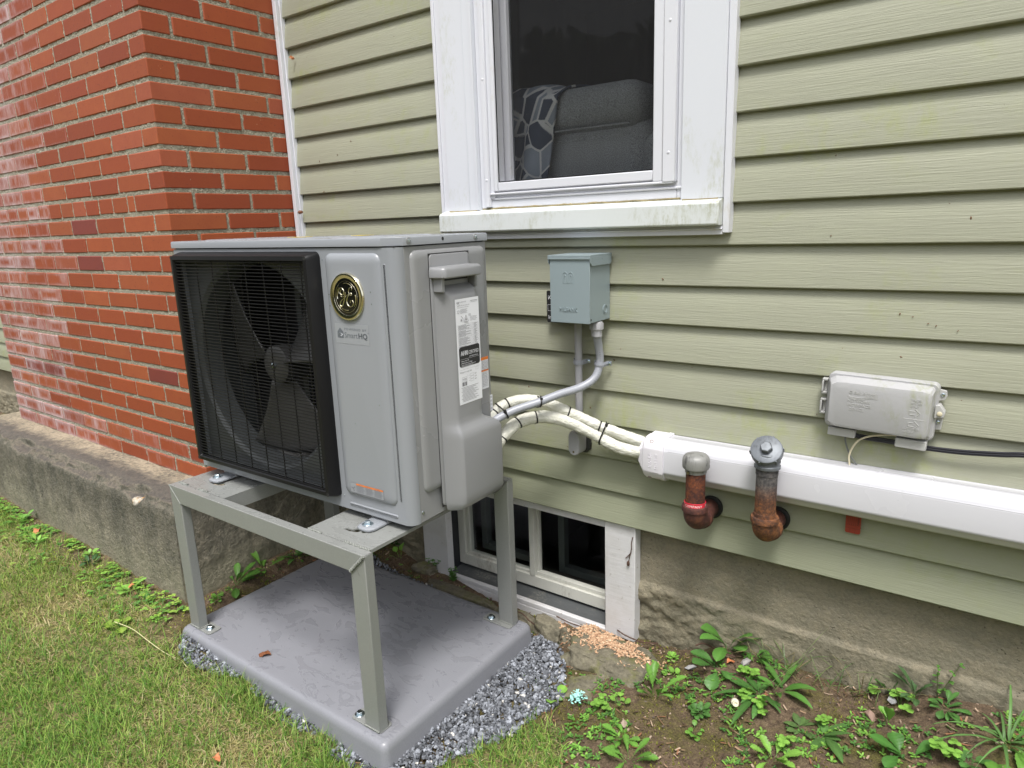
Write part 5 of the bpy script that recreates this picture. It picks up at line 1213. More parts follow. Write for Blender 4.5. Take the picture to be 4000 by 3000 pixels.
# ================================================================ VENT PIPES
def elbow(m,x,y,z,r,R_=.030,n=14):
    pts=[]
    for k in range(n+1):
        a=R(90*k/n); pts.append((x,y+ R_-R_*math.cos(a)*1.0, z-R_*math.sin(a)))
    return pts
def ventpipe(x,yax,zhole,ztop,kind,label):
    e=empty('vent_pipe',(x,0,zhole),label,'vent pipe','rusty oil vent and fill pipes')
    r=.0243
    m=MB(); m.tube([(x,yax,z) for z in np.linspace(zhole+.024,ztop,14)],r,32); K(m,'standpipe',m_rust if kind==0 else m_rust2,e,smooth=50)
    Re=.034; pts=[(x,yax,zhole+Re+.002)]+[(x,yax+Re-Re*math.cos(R(a)),zhole+Re-Re*math.sin(R(a))) for a in range(0,91,10)]+[(x,yax+Re+.018,zhole)]
    m=MB(); m.tube(pts,r*1.20,32); 
    m.lathe([(r*1.16,-.002),(r*1.33,0),(r*1.36,.010),(r*1.30,.014),(r*1.1,.0145)],(x,yax,zhole+Re-.001),(0,0,1),36)
    m.lathe([(r*1.16,-.002),(r*1.33,0),(r*1.36,.010),(r*1.30,.014)],(x,yax+Re+.002,zhole),(0,1,0),36)
    K(m,'elbow',m_elb if kind==0 else m_rust2,e,smooth=40)
    m=MB(); m.tube([(x,yax+Re+.01,zhole),(x,.01,zhole)],r,28); K(m,'wall_pipe',m_elb,e)
    m=MB(); m.lathe([(.0305,-.002),(.0315,.006),(.0285,.009)],(x+.002,-.001,zhole),(0,-1,0),28); K(m,'wall_flange',m_hole,e)
    if kind==0:
        m=MB(); m.lathe([(.0265,-.012),(.0268,-.003),(.0275,-.001),(.0325,.0),(.0335,.003),(.0338,.017),(.0332,.023),(.0312,.029),(.0268,.0335),(.019,.0362),(.009,.0374),(.001,.0376)],(x,yax,ztop-.001),(0,0,1),40); K(m,'vent_cap',m_galv,e,smooth=60)
        m=MB(); m.lathe([(.0045,0),(.0045,.003)],(x-.009,yax-.0262,ztop-.009),(-.3,-1,0),10); K(m,'cap_screw',m_bronze,e)
        m=MB(); zz_=zhole+Re+.0165; rr_=.0262
        vs=[];fs=[]; N=36
        for k in range(N+1):
            a=2*math.pi*k/N; dz=.0018*math.sin(a+2.6); 
            vs+=[(x+rr_*math.cos(a),yax+rr_*math.sin(a),zz_+dz-.0065),(x+rr_*math.cos(a),yax+rr_*math.sin(a),zz_+dz+.0065)]
        for k in range(N): fs.append((2*k,2*k+2,2*k+3,2*k+1))
        m.add(vs,fs)
        for dz in (-.0062,.0062): m.tube([(x+(rr_+.0004)*math.cos(R(a)),yax+(rr_+.0004)*math.sin(R(a)),zz_+dz+.0018*math.sin(R(a)+2.6)) for a in range(0,361,10)],.0009,5)
        K(m,'red_tag_band',m_band,e,smooth=40)
        m=MB(); s_='OIL COMPANY    0018'; v,f=textgeo(s_,.0098,0,1.05)
        # facing direction of the band towards -y (+x): start angle
        a0=R(-172); vv=[]
        for p in v:
            a=a0+p[0]*1.0/(rr_+.0008); vv.append((x+(rr_+.0006)*math.cos(a),yax+(rr_+.0006)*math.sin(a),zz_-.0036+p[1]+.0018*math.sin(a+2.6)))
        m.add(vv,f); K(m,'stamped_text',m_bandt,e,smooth=0)
    else:
        m=MB()
        for k in range(5): m.tube([(x+.0248*math.cos(R(a)),yax+.0248*math.sin(R(a)),ztop-.010-k*.0022) for a in range(0,361,15)],.0010,5)
        for k in range(4): m.tube([(x+.0248*math.cos(R(a)),yax+.0248*math.sin(R(a)),zhole+Re+.0145+k*.0026) for a in range(0,361,15)],.0013,5)
        K(m,'pipe_threads',m_rust2,e)
        m=MB(); m.lathe([(.0265,-.004),(.0298,-.002),(.0300,.004),(.0275,.006),(.0270,.010),(.0295,.012),(.0295,.016),(.0272,.018),(.0268,.024),(.029,.026),(.029,.034),(.027,.036)],(x,yax,ztop),(0,0,1),36); K(m,'threaded_collar',m_dcap,e,smooth=35)
        ax=Vector((.10,-.66,.62)).normalized(); c=Vector((x-.0015,yax-.006,ztop+.040))
        m=MB(); m.lathe([(.030,-.018),(.0355,-.012),(.0365,-.009),(.0365,.004),(.0355,.009),(.033,.0105),(.001,.0105)],c,ax,40); q=Vector((0,0,1)).rotation_difference(ax)
        for k in range(6):
            an=R(60*k+20); d=q@Vector((math.cos(an),math.sin(an),0)); m.lathe([(.0022,-.010),(.0028,.002),(.0012,.0085)],c+d*.0365,ax,8)
        K(m,'fill_cap',m_dcap,e,smooth=35)
        m=MB(); m.lathe([(.0145,.010),(.0145,.0235),(.0125,.0255),(.001,.026)],c,ax,6); K(m,'cap_hexagon',m_dcap,e,smooth=20,bevel=.0008)
        m=MB(); r_=q@Vector((1,0,0)); u_=q@Vector((0,1,0)); 
        R_v=Vector((.97,.1,.0)); R_v=(R_v-ax*R_v.dot(ax)).normalized(); U_v=ax.cross(R_v)
        text(m,'FILL',.008,c+ax*.0107+U_v*.0215-R_v*.006,right=R_v,up=U_v,ext=.0005); text(m,'OIL',.008,c+ax*.0107-U_v*.027-R_v*.006,right=R_v,up=U_v,ext=.0005); K(m,'raised_lettering',m_dcap,e,smooth=0)
    return e
ventpipe(.8865,-.118,.541,.690,0,'shorter rusty pipe with a domed grey cap and red tag')
ventpipe(1.0585,-.112,.549,.722,1,'taller rusty pipe with a big hexagon nut fill cap')
# ================================================================ TELEPHONE INTERFACE BOX
nd=empty('interface_box',(1.27,0,.875),'weathered grey plastic telephone interface box with green mildew on siding','interface box',rot=(0,R(1.6),0))
def NB(m,name,mt,**k): o=m.build(name,mt,**k); o.parent=nd; return o
m=MB(); rs=[]
for ins,y in ((0,-.002),(0,-.022),(.002,-.025)): rs.append([(a,y,b) for a,b in rrect(-.110+ins,.110-ins,-.062+ins,.066-ins,.013)])
loft(m,rs); NB(m,'back_housing',m_nid,smooth=40)
m=MB(); rs=[]
def hexr(x0,x1,z0,z1,c0,c1,y): return [(x0,y,z0+c0),(x0+.012,y,z0+.001),(x0+.03,y,z0),(x1-.02,y,z0),(x1-.004,y,z0+.002),(x1,y,z0+c0),(x1,y,z1-c1),(x1-.004,y,z1-.002),(x1-.02,y,z1),(x0+.03,y,z1),(x0+.012,y,z1-.001),(x0,y,z1-c1)]
loft(m,[hexr(-.106,.103,-.059,.061,.008,.008,-.0252),hexr(-.106,.103,-.059,.061,.008,.008,-.032),hexr(-.100,.099,-.054,.050,.010,.008,-.0465),hexr(-.092,.094,-.047,.040,.008,.006,-.0490)]); NB(m,'hinged_lid',m_nid,smooth=28,bevel=.0015)
m=MB()
text(m,'© Bell Atlantic',.0110,(-.060,-.0492,.027),ext=.0006,width=.058); 
for k in range(3): m.tube([(-.062+x,-.0492,.0225-.0022*k-.0032*math.sin(x*90)) for x in np.arange(0,.061,.004)],.0006,5)
for i,s in enumerate(['NETWORK','INTERFACE','DEVICE']): text(m,s,.0088,(-.062+(.004 if i==2 else 0),-.0492,.0085-.0095*i),ext=.0006,spacing=1.1)
for i,s in enumerate(['TELCO','ACCESS','ONLY']): text(m,s,.0062,(.062,-.0492,.028-.0068*i),ext=.0005)
for i,s in enumerate(['CUSTOMER','ACCESS']): text(m,s,.0062,(.052,-.0492,-.036-.0068*i),ext=.0005)
for zc in (.002,-.024):
    P_=[(.062,zc+.004),(.072,zc+.004),(.072,zc+.009),(.082,zc),(.072,zc-.009),(.072,zc-.004),(.062,zc-.004),(.062,zc+.004)]; m.tube([(a,-.0492,b) for a,b in P_],.0007,4)
m.tube([(.052,-.0491,-.012),(.093,-.0491,-.012)],.0005,4)
NB(m,'embossed_lettering',m_nid2,smooth=0)
for z in (.030,-.018):
    m=MB(); m.box(-.124,-.112,-.020,-.004,z-.018,z-.013); m.box(-.124,-.112,-.020,-.004,z+.013,z+.018); m.box(-.124,-.120,-.022,-.004,z-.0128,z+.0128); m.box(-.1195,-.1125,-.012,-.004,z-.0128,z+.0128); NB(m,'hinge',m_nid2,bevel=.001)
m=MB(); m.prism([(.108,.052),(.122,.050),(.124,.040),(.121,.030),(.108,.026)],'y',-.010,-.003); NB(m,'upper_ear',m_nid2,bevel=.001)
m=MB(); m.prism([(.106,.020),(.114,.022),(.125,.006),(.124,-.004),(.106,-.008)],'y',-.030,-.004); m.prism([(.106,-.0085),(.122,-.0085),(.121,-.036),(.106,-.038)],'y',-.014,-.003); NB(m,'latch_ear',m_nid2,bevel=.0012)
for (x,z,y,mt_,r_) in ((.116,.041,-.0105,m_zinc,.0045),(.1155,.003,-.0305,m_cream2,.0052),(.114,-.019,-.0145,m_zinc,.0042)):
    m=MB(); m.lathe([(r_,0),(r_*.9,.002),(r_*.5,.003)],(x,y,z),(0,-1,0),14); NB(m,'screw',mt_)
m=MB(); m.box(-.100,-.042,-.030,-.004,-.082,-.0625); NB(m,'cable_spout',m_nid2,bevel=.002)
m=MB(); m.box(.040,.100,-.034,-.004,-.084,-.0625); NB(m,'cable_spout',m_nid2,bevel=.002)
def wire(name,pts,r,mt,label,cat='wire',flat=None):
    m=MB(); m.tube(smoothpath(pts,.005),r,10); o=m.build(name,mt,smooth=60); tag(o,label,cat); return o
m=MB(); pp=smoothpath([(1.20,-.012,.797),(1.25,-.010,.7925),(1.30,-.009,.791),(1.364,-.010,.788),(1.43,-.012,.790),(1.50,-.013,.797),(1.56,-.012,.804),(1.75,-.010,.81),(2.4,-.01,.83),(3.3,-.01,.86)],.01)
m.tube(pp,.0042,12); m.tube([p+Vector((0,-.001,.0052)) for p in pp],.0030,10); o=m.build('cable',m_cable,smooth=60); tag(o,'flat black cable running right from under the interface box','cable')
wire('wire',[(1.315,-.016,.811),(1.290,-.018,.810),(1.26,-.018,.803),(1.238,-.017,.792),(1.226,-.016,.778),(1.218,-.015,.758),(1.2155,-.015,.743),(1.218,-.014,.722),(1.217,-.013,.712)],.0022,m_cream2,'thin cream wire looping down from the interface box to the duct')
wire('wire',[(1.203,-.009,.800),(1.204,-.009,.782),(1.209,-.008,.762),(1.219,-.008,.742),(1.230,-.008,.728),(1.235,-.008,.716),(1.234,-.008,.708)],.0019,m_gwire,'thin grey wire hanging behind the cream one')
m=MB(); pr=rrect(1.2185,1.2515,.553,.612,.004,3); m.add([(a,-.0085-.09*(b-.553)*.0,b) for a,b in pr]+[(a,-.0075,b) for a,b in pr],[tuple(range(len(pr))),tuple(range(2*len(pr)-1,len(pr)-1,-1))]+[(i,(i+1)%len(pr),len(pr)+(i+1)%len(pr),len(pr)+i) for i in range(len(pr))])
tg=m.build('warning_tag',m_tagred,smooth=0); tag(tg,'faded red tag hanging below the white duct','tag')
m=MB()
text(m,'WARNING',.0068,(1.2440,-.0090,.607),right=(0,0,-1),up=(1,0,0)); 
for k in range(5): text(m,'Do not remove tag',.0032,(1.2400-.0042*k,-.0090,.607),right=(0,0,-1),up=(1,0,0),width=.034)
m.add([(1.219,-.0090,.5655),(1.251,-.0090,.5655),(1.251,-.0090,.5660),(1.219,-.0090,.5660)],[(0,1,2,3)]); 
for x in (1.229,1.240): m.add([(x,-.0090,.554),(x+.0004,-.0090,.554),(x+.0004,-.0090,.5655),(x,-.0090,.5655)],[(0,1,2,3)])
o=m.build('tag_print',m_blk,smooth=0); o.parent=tg
#--NATURE--
# ================================================================ GRAVEL
def inpad(x,y,g_=0): return (x>px0-g_)&(x<px1+g_)&(y>py0-g_)&(y<py1+g_)
ico=[(-1,1.618,0),(1,1.618,0),(-1,-1.618,0),(1,-1.618,0),(0,-1,1.618),(0,1,1.618),(0,-1,-1.618),(0,1,-1.618),(1.618,0,-1),(1.618,0,1),(-1.618,0,-1),(-1.618,0,1)]
icoF=np.array([(0,11,5),(0,5,1),(0,1,7),(0,7,10),(0,10,11),(1,5,9),(5,11,4),(11,10,2),(10,7,6),(7,1,8),(3,9,4),(3,4,2),(3,2,6),(3,6,8),(3,8,9),(4,9,5),(2,4,11),(6,2,10),(8,6,7),(9,8,1)])
icoV=np.array(ico)/1.902
def randrot(n,rg):
    q=rg.normal(size=(n,4)); q/=np.linalg.norm(q,axis=1)[:,None]; w_,x,y,z=q.T
    return np.stack([np.stack([1-2*(y*y+z*z),2*(x*y-z*w_),2*(x*z+y*w_)],-1),np.stack([2*(x*y+z*w_),1-2*(x*x+z*z),2*(y*z-x*w_)],-1),np.stack([2*(x*z-y*w_),2*(y*z+x*w_),1-2*(x*x+y*y)],-1)],1)
def stones(name,P,size,colr,mt,rg,flat=.6,jit=.28):
    n=len(P); V=icoV[None]*(1+rg.uniform(-jit,jit,(n,12,1))); sc_=np.stack([rg.uniform(.8,1.35,n),rg.uniform(.55,1.0,n),rg.uniform(flat*.6,flat*1.2,n)],-1)*size[:,None]
    V=V*sc_[:,None,:]; V=np.einsum('nij,nkj->nki',randrot(n,rg),V)+P[:,None,:]
    F=icoF[None]+np.arange(n)[:,None,None]*12
    return npmesh(name,V.reshape(-1,3),F.reshape(-1,3),mt,col=np.repeat(colr,12,0))
rg=np.random.default_rng(5)
def graveldens(x,y):
    e=(vnoise(x,y,14,41)-.5)*.05
    # right side wedge
    lim=np.interp(y,[-.80,-.72,-.624,-.489,-.308,-.183,-.10,-.06],[.40,.44,.495,.560,.602,.52,.44,.38])
    r=(x>px1-.01)&(x<lim+e)&(y<-.06)&(y>-.80)
    # thin strip along the front edge with a bulge near the left corner
    lo=np.interp(x,[-.56,-.50,-.42,-.34,-.25,-.10,.0,.10,.20,.30,.38],[-.775,-.80,-.84,-.815,-.785,-.790,-.80,-.792,-.805,-.81,-.80])
    f=(y<py0+.01)&(y>lo+e*.5)&(x>-.53)&(x<.42)&((x<-.36)|(vnoise(x,y*0+3.3,11,47,2)>.44))
    b=(y>py1-.01)&(y<-.085+e*.6)&(x>-.45)&(x<.40)
    return r,f,b
N=70000; x=rg.uniform(-.62,.72,N); y=rg.uniform(-.9,.0,N); r,f,b=graveldens(x,y); keep=((r&(rg.random(N)<.62))|(f&(rg.random(N)<.55))|(b&(rg.random(N)<.4)))&~inpad(x,y,-.004)
x=x[keep];y=y[keep]
lay=rg.random(len(x)); z=ghv(x,y)+.002+lay*.011+np.where(x>px1,.006*np.clip(1-(x-px1)/.15,0,1),0)
sz=rg.uniform(.0030,.0074,len(x))*np.where(rg.random(len(x))<.12,1.35,1)
k=rg.random(len(x)); base=np.array([.20,.212,.238])[None]*np.interp(k,[0,.5,.85,1],[.35,.8,1.35,2.0])[:,None]
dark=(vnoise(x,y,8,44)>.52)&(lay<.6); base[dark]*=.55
base[rg.random(len(x))<.01]=(.62,.60,.56)
gv=stones('gravel',np.stack([x,y,z],-1),sz,base,m_gravel,rg); tag(gv,'blue grey slate chip gravel spread around the pad','gravel',kind='stuff')
# ================================================================ FIELD STONES
def rock(x,y,z,sx,sy,sz_,rot,label,seed,top=.5):
    bm=bmesh.new(); bmesh.ops.create_icosphere(bm,subdivisions=5,radius=1)
    for v in bm.verts:
        p=v.co.copy(); n=(noise.noise(p*1.3+Vector((seed,0,0)))*.34+noise.noise(p*3.1+Vector((0,seed,0)))*.14+noise.noise(p*8+Vector((0,0,seed)))*.05+noise.noise(p*20)*.02)
        # squarish plan
        m_=max(abs(p.x),abs(p.y),.001); L2=math.hypot(p.x,p.y) or 1; sq=1+.28*(L2/m_-1)
        v.co=Vector((p.x*sq,p.y*sq,p.z))*(1+n)
        if v.co.z>top: v.co.z=top+(v.co.z-top)*.12
    me=bpy.data.meshes.new('stone'); bm.to_mesh(me); bm.free(); me.materials.append(m_rock); me.polygons.foreach_set('use_smooth',[True]*len(me.polygons))
    o=link(bpy.data.objects.new('field_stone',me)); o.scale=(sx,sy,sz_); o.location=(x,y,z); o.rotation_euler=(rng.uniform(-.05,.05),rng.uniform(-.05,.05),R(rot)); tag(o,label,'stone','mossy field stones at the foot of the wall'); return o
rock(.640,-.095,.022,.150,.092,.070,-8,'flat brown stone dusted with orange wood shavings',3.1)
rock(.625,-.240,.004,.066,.062,.050,25,'small low stone between the gravel and the shavings-covered slab',7.7)
rock(.395,-.062,.014,.072,.034,.060,-12,'rounded mossy stone against the right back corner of the pad',5.2,.7)
rock(.005,-.062,.0,.185,.034,.062,-1,'long low mossy stone lying behind the pad',9.4,.7)
rock(.262,-.050,-.002,.085,.036,.045,-4,'brown stone with roots between the long stone and the rear leg',12.3,.7)
rock(-.205,-.002,.034,.050,.030,.040,10,'grey angular stone by the left end of the basement window',15.8,.7)
stones_w=[(-.345,.018,.05,.05,.03,.035),]
# white pebble pieces among weeds
def pebble(x,y,s_,c,label,seed):
    rg_=np.random.default_rng(seed); o=stones('pebble',np.array([[0,0,0]]),np.array([s_]),np.array([c]),m_debris,rg_,.6,.25); o.location=(x,y,gh(x,y)+s_*.4); tag(o,label,'pebble','loose pebbles in the weeds'); return o
pebble(.863,-.051,.017,(.40,.40,.40),'pale grey pebble left of the lobed weed by the foundation',1); pebble(1.00,-.012,.016,(.36,.34,.33),'grey pebble beside the broad-leaved weed at the wall',2); pebble(1.352,.005,.015,(.33,.33,.34),'grey pebble under the upright leaves by the wall',3); pebble(1.315,-.055,.014,(.30,.20,.16),'reddish pebble near the right weeds',4); pebble(.80,-.335,.012,(.36,.28,.22),'tan pebble near the lower left weeds',5)
# ================================================================ SHAVINGS, LITTER
def flakes(name,x,y,z,ln,wd,mt,rg,col=None,curl=.4,tilt=.5):
    n=len(x); a=rg.uniform(0,2*math.pi,n); tx=rg.uniform(-tilt,tilt,n); ty=rg.uniform(-tilt,tilt,n)
    V=np.zeros((n,6,3)); s_=np.array([-1,0,1]); 
    for i in range(3):
        for j in range(2):
            u=s_[i]*ln; v_=(j*2-1)*wd*(1-.4*abs(s_[i])*rg.random(n)); zz=curl*ln*(s_[i]**2-.3)*rg.uniform(-.3,1,n)
            V[:,i*2+j,0]=u*np.cos(a)-v_*np.sin(a); V[:,i*2+j,1]=u*np.sin(a)+v_*np.cos(a); V[:,i*2+j,2]=zz+u*tx*.5+v_*ty
    V+=np.stack([x,y,z],-1)[:,None,:]
    F=np.array([(0,2,3,1),(2,4,5,3)])[None]+np.arange(n)[:,None,None]*6
    return npmesh(name,V.reshape(-1,3),F.reshape(-1,4),mt,col=None if col is None else np.repeat(col,6,0))
N=1500; x=rg.normal(.60,.085,N); y=-.055+rg.normal(0,.030,N)-(x-.60)*.1
keep=(y<.012)&(y>-.20)&(x<.79)&(x>.42)&(vnoise(x,y,28,51)>.47); x=x[keep];y=y[keep]
dg=bpy.context.evaluated_depsgraph_get()
def topz(x,y,default=None):
    dg=bpy.context.evaluated_depsgraph_get(); hit,loc,*_=sc.ray_cast(dg,Vector((x,y,.40)),Vector((0,0,-1)))
    return loc.z if hit else gh(x,y)
bpy.context.view_layer.update()
z=np.array([topz(a,b) for a,b in zip(x,y)])+.0025
keep=z<.12
sh=flakes('wood_shavings',x[keep],y[keep],z[keep],rg.uniform(.0025,.0075,keep.sum()),rg.uniform(.0010,.0026,keep.sum()),m_shav,rg); tag(sh,'fresh orange wood shavings scattered on the flat stone','wood shavings',kind='stuff')
N=5200; x=rg.uniform(-2.3,2.0,N); y=rg.uniform(-.95,.06,N); soil_=(1-lawnmask(x,y)); keep=(rg.random(N)<soil_*np.where(y>-.12,1,.55))&~inpad(x,y,.0)&~((x<-.67)&(y>-.69))&~((x>-.12)&(x<.56)&(y>.01)); x=x[keep];y=y[keep]
c=np.array([(.11,.065,.035),(.20,.125,.07),(.30,.20,.125),(.07,.045,.03),(.42,.31,.22),(.25,.115,.06)])[rg.integers(0,6,len(x))]
lt=flakes('leaf_litter',x,y,ghv(x,y)+.006,rg.uniform(.003,.012,len(x))*np.where(rg.random(len(x))<.05,1.8,1),rg.uniform(.0007,.0024,len(x)),m_debris,rg,c,.25,.35); tag(lt,'brown twig and bark litter on the soil','litter',kind='stuff')
N=4200; x=rg.uniform(-2.0,1.9,N); y=rg.uniform(-.80,.05,N); keep=(rg.random(N)<(1-lawnmask(x,y))*(.35+.9*(vnoise(x,y,6,61)>.52)))&~inpad(x,y)&~((x<-.67)&(y>-.69))&~((x>-.12)&(x<.56)&(y>.01)); x=x[keep];y=y[keep]
c=np.array([(.24,.16,.11),(.33,.24,.18),(.14,.11,.09),(.42,.33,.25),(.10,.07,.05)])[rg.integers(0,5,len(x))]
pb=stones('soil_pebbles',np.stack([x,y,ghv(x,y)+.002],-1),rg.uniform(.0012,.0048,len(x)),c,m_debris,rg,.7); tag(pb,'small tan pebbles and soil crumbs','pebbles',kind='stuff')
# ================================================================ GRASS
def blades(name,x,y,z,ln,wd,lean,col,mt,rg,seg=3,droop=1.0):
    n=len(x); a=rg.uniform(0,2*math.pi,n); 
    V=np.zeros((n,seg*2+1,3)); cdir=np.stack([np.cos(a),np.sin(a)],-1); pr=np.stack([-np.sin(a),np.cos(a)],-1)
    for i in range(seg+1):
        t=i/seg; h=ln*(t*np.cos(lean*(.5+.6*t*droop))); d=ln*t*np.sin(lean*(.5+.6*t*droop)); w_=wd*(1-t**1.5)
        c_=np.stack([x,y],-1)+cdir*d[:,None]
        if i<seg:
            for j in (0,1):
                V[:,i*2+j,:2]=c_+pr*(w_*(j*2-1))[:,None]; V[:,i*2+j,2]=z+h
        else: V[:,seg*2,:2]=c_; V[:,seg*2,2]=z+h
    F=[]
    for i in range(seg-1): F.append((i*2,i*2+1,i*2+3,i*2+2))
    Fq=np.array(F)[None]+np.arange(n)[:,None,None]*(seg*2+1)
    tip=np.array([(seg*2-2,seg*2-1,seg*2,seg*2)])[None]+np.arange(n)[:,None,None]*(seg*2+1)
    # quads plus triangles: build as triangles only
    T=np.concatenate([Fq[:,:,[0,1,2]],Fq[:,:,[0,2,3]],tip[:,:,:3]],1)
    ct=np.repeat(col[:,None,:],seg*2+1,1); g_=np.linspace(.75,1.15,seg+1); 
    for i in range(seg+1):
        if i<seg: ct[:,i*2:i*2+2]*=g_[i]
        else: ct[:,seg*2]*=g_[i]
    return npmesh(name,V.reshape(-1,3),T.reshape(-1,3),mt,smooth=True,col=ct.reshape(-1,3))
def grassfield():
    Xs=[];N=430000
    x=rg.uniform(-3.4,1.9,N); y=rg.uniform(-2.6,-.30,N)
    core=(x>-2.4)&(x<1.0)&(y>-1.5)
    lm=lawnmask(x,y); 
    cl=vnoise(x,y,3.2,71); thin=np.where((y>-1.05)&(x<-.55),.62+.3*(cl>.5),1)
    keep=(rg.random(N)<lm*np.where(core,1,.22)*thin)&~inpad(x,y,.004)
    r,f,b=graveldens(x,y); keep&=~((r|f)&(rg.random(N)<.93))
    keep&=~((x<-.66)&(y>-.70))
    return x[keep],y[keep]
x,y=grassfield(); n=len(x); cl=vnoise(x,y,4.5,72,4); cl2=vnoise(x,y,13,73,3)
straw=rg.random(n)<np.clip(.20+(cl-.5)*2.1+(cl2-.5)*.7,.04,.85)
ln=np.where(straw,rg.uniform(.018,.050,n),rg.uniform(.014,.046,n)*(.55+1.3*cl2)); 
near_edge=(x>-.62)&(y<-.76)&(y>-.86)&(x<.40); ln=np.where(near_edge&~straw,ln*1.25,ln)
lean=np.where(straw,rg.uniform(.9,1.5,n),rg.uniform(.25,1.35,n))
gcol=np.array([(.14,.29,.045),(.20,.36,.06),(.27,.43,.08),(.10,.23,.04),(.36,.46,.11)])[rg.integers(0,5,n)]*rg.uniform(.75,1.2,n)[:,None]
scol=np.array([(.54,.45,.22),(.66,.56,.33),(.42,.36,.15),(.46,.47,.16)])[rg.integers(0,4,n)]*rg.uniform(.7,1.15,n)[:,None]
col=np.where(straw[:,None],scol,gcol); yel=sstep(.45,.75,vnoise(x,y,2.1,75))[:,None]; col=col*(1-yel*.25)+yel*.25*np.array([.36,.36,.09])
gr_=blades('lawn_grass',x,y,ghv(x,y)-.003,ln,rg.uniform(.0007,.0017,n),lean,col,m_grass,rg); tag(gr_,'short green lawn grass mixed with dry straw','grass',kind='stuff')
# moss tufts / ground cover on the soil
N=60000; x=rg.uniform(-2.4,2.0,N); y=rg.uniform(-.95,.05,N); mk=(vnoise(x,y,7,81,4)>.53)&(rg.random(N)<(1-lawnmask(x,y))); mk|=(x<-.6)&(y<-.66)&(y>-.95)&(vnoise(x,y,9,82)>.5)
mk&=~inpad(x,y,.01)&~((x<-.67)&(y>-.68))&~((x>-.12)&(x<.56)&(y>.01)); x=x[mk];y=y[mk];n=len(x)
mc=np.array([(.17,.19,.03),(.27,.29,.04),(.13,.12,.03),(.36,.39,.05)])[rg.integers(0,4,n)]; mc[(x<-.55)]*=np.array([1.35,1.45,1.0])
ms_=blades('moss',x,y,ghv(x,y)-.001,rg.uniform(.003,.010,n),rg.uniform(.0010,.0020,n),rg.uniform(.2,1.2,n),mc,m_grass,rg,2); tag(ms_,'yellow green moss patches on the soil','moss',kind='stuff')
# ================================================================ WEEDS
GREENS=[(.10,.24,.045),(.15,.33,.055),(.08,.19,.045),(.22,.43,.075)]
class Plant:
    def __init__(s): s.V=[];s.F=[];s.C=[]
    def leaf(s,base,az,length,width,el0,el1,col,shape='lance',teeth=0,fold=.22,stem=.0,nseg=12,twist=0,rnd=random):
        """leaf: curved midrib from elevation el0 to el1, outline by shape"""
        p=Vector(base); pts=[p.copy()]; els=[]
        for i in range(nseg):
            t=(i+.5)/nseg; el=el0+(el1-el0)*t; d=Vector((math.cos(az)*math.cos(el),math.sin(az)*math.cos(el),math.sin(el))); p=p+d*(length/nseg); pts.append(p.copy()); els.append(el)
        els.append(els[-1]); b0=len(s.V); side=Vector((-math.sin(az),math.cos(az),0)); up0=Vector((0,0,1))
        for i,q in enumerate(pts):
            t=i/nseg; el=els[min(i,nseg)]; nrm=Vector((-math.cos(az)*math.sin(el),-math.sin(az)*math.sin(el),math.cos(el)))
            tt=max(0,(t-stem)/(1-stem)) if t>stem else 0
            if shape=='lance': w=math.sin(math.pi*tt**.85)**.8
            elif shape=='spoon': w=math.sin(math.pi*tt**1.9)**.75
            elif shape=='round': w=math.sqrt(max(0,1-(2*tt-1)**2))
            elif shape=='strap': w=(1-tt**3)*.9 if tt<1 else 0
            else: w=math.sin(math.pi*tt**1.3)
            if t<=stem: w=.06
            if teeth: w*=1-teeth*(.5+.5*math.cos(t*nseg*math.pi))*rnd.uniform(.3,1.1)*(1 if t<.8 else .2)
            w=max(w,.03)*width*.5
            if i==nseg: w=.0002
            sag=side*w
            for k,(sx,dz) in enumerate(((-1,fold),(-.5,fold*.25),(0,0),(.5,fold*.25),(1,fold))):
                s.V.append(tuple(q+sag*sx+nrm*(dz*w+ (.0006*math.sin(i*2.1+k)) )))
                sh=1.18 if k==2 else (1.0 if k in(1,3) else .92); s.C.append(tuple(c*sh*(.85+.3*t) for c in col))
        for i in range(nseg):
            for k in range(4): a=b0+i*5+k; s.F.append((a,a+5,a+6,a+1))
    def stem(s,a,b,r,col,bend=0):
        a=Vector(a);b=Vector(b); n=5; b0=len(s.V); 
        for i in range(n+1):
            t=i/n; p=a.lerp(b,t)+Vector((0,0,1))*bend*math.sin(math.pi*t)
            for k in range(4): s.V.append((p.x+r*math.cos(k*1.571),p.y+r*math.sin(k*1.571),p.z)); s.C.append(col)
        for i in range(n):
            for k in range(4): s.F.append((b0+i*4+k,b0+i*4+(k+1)%4,b0+(i+1)*4+(k+1)%4,b0+(i+1)*4+k))
    def build(s,name,loc,label,cat,group=None,kind=None):
        o=npmesh(name,np.array(s.V),np.array(s.F),m_leaf,smooth=True,col=np.array(s.C)); o.location=loc
        tag(o,label,cat,group,kind); return o
def jc(c,rnd,k=.2): f=rnd.uniform(1-k,1+k); return tuple(q*f for q in c)
def rosette(x,y,label,n,L,Wd_,shape='lance',teeth=0,el=(.5,-.15),col=GREENS[0],seed=0,spread=(0,6.283),cat='weed',stem=.12,name='weed'):
    rnd=random.Random(seed); P=Plant(); nseg=22 if teeth else 12
    for i in range(n):
        az=spread[0]+(spread[1]-spread[0])*(i+rnd.uniform(-.6,.6))/n; l=L*rnd.uniform(.42,1.12); e=rnd.uniform(-.35,.35)
        P.leaf((math.cos(az)*.006+rnd.uniform(-.008,.008),math.sin(az)*.006+rnd.uniform(-.008,.008),0),az,l,Wd_*rnd.uniform(.55,1.1),el[0]+e,el[1]+e*1.3+rnd.uniform(-.3,.2),jc(col,rnd),shape,teeth,rnd.uniform(.05,.35),stem,nseg)
    return P.build(name,(x,y,gh(x,y)+.003),label,cat,'weeds growing along the house wall')
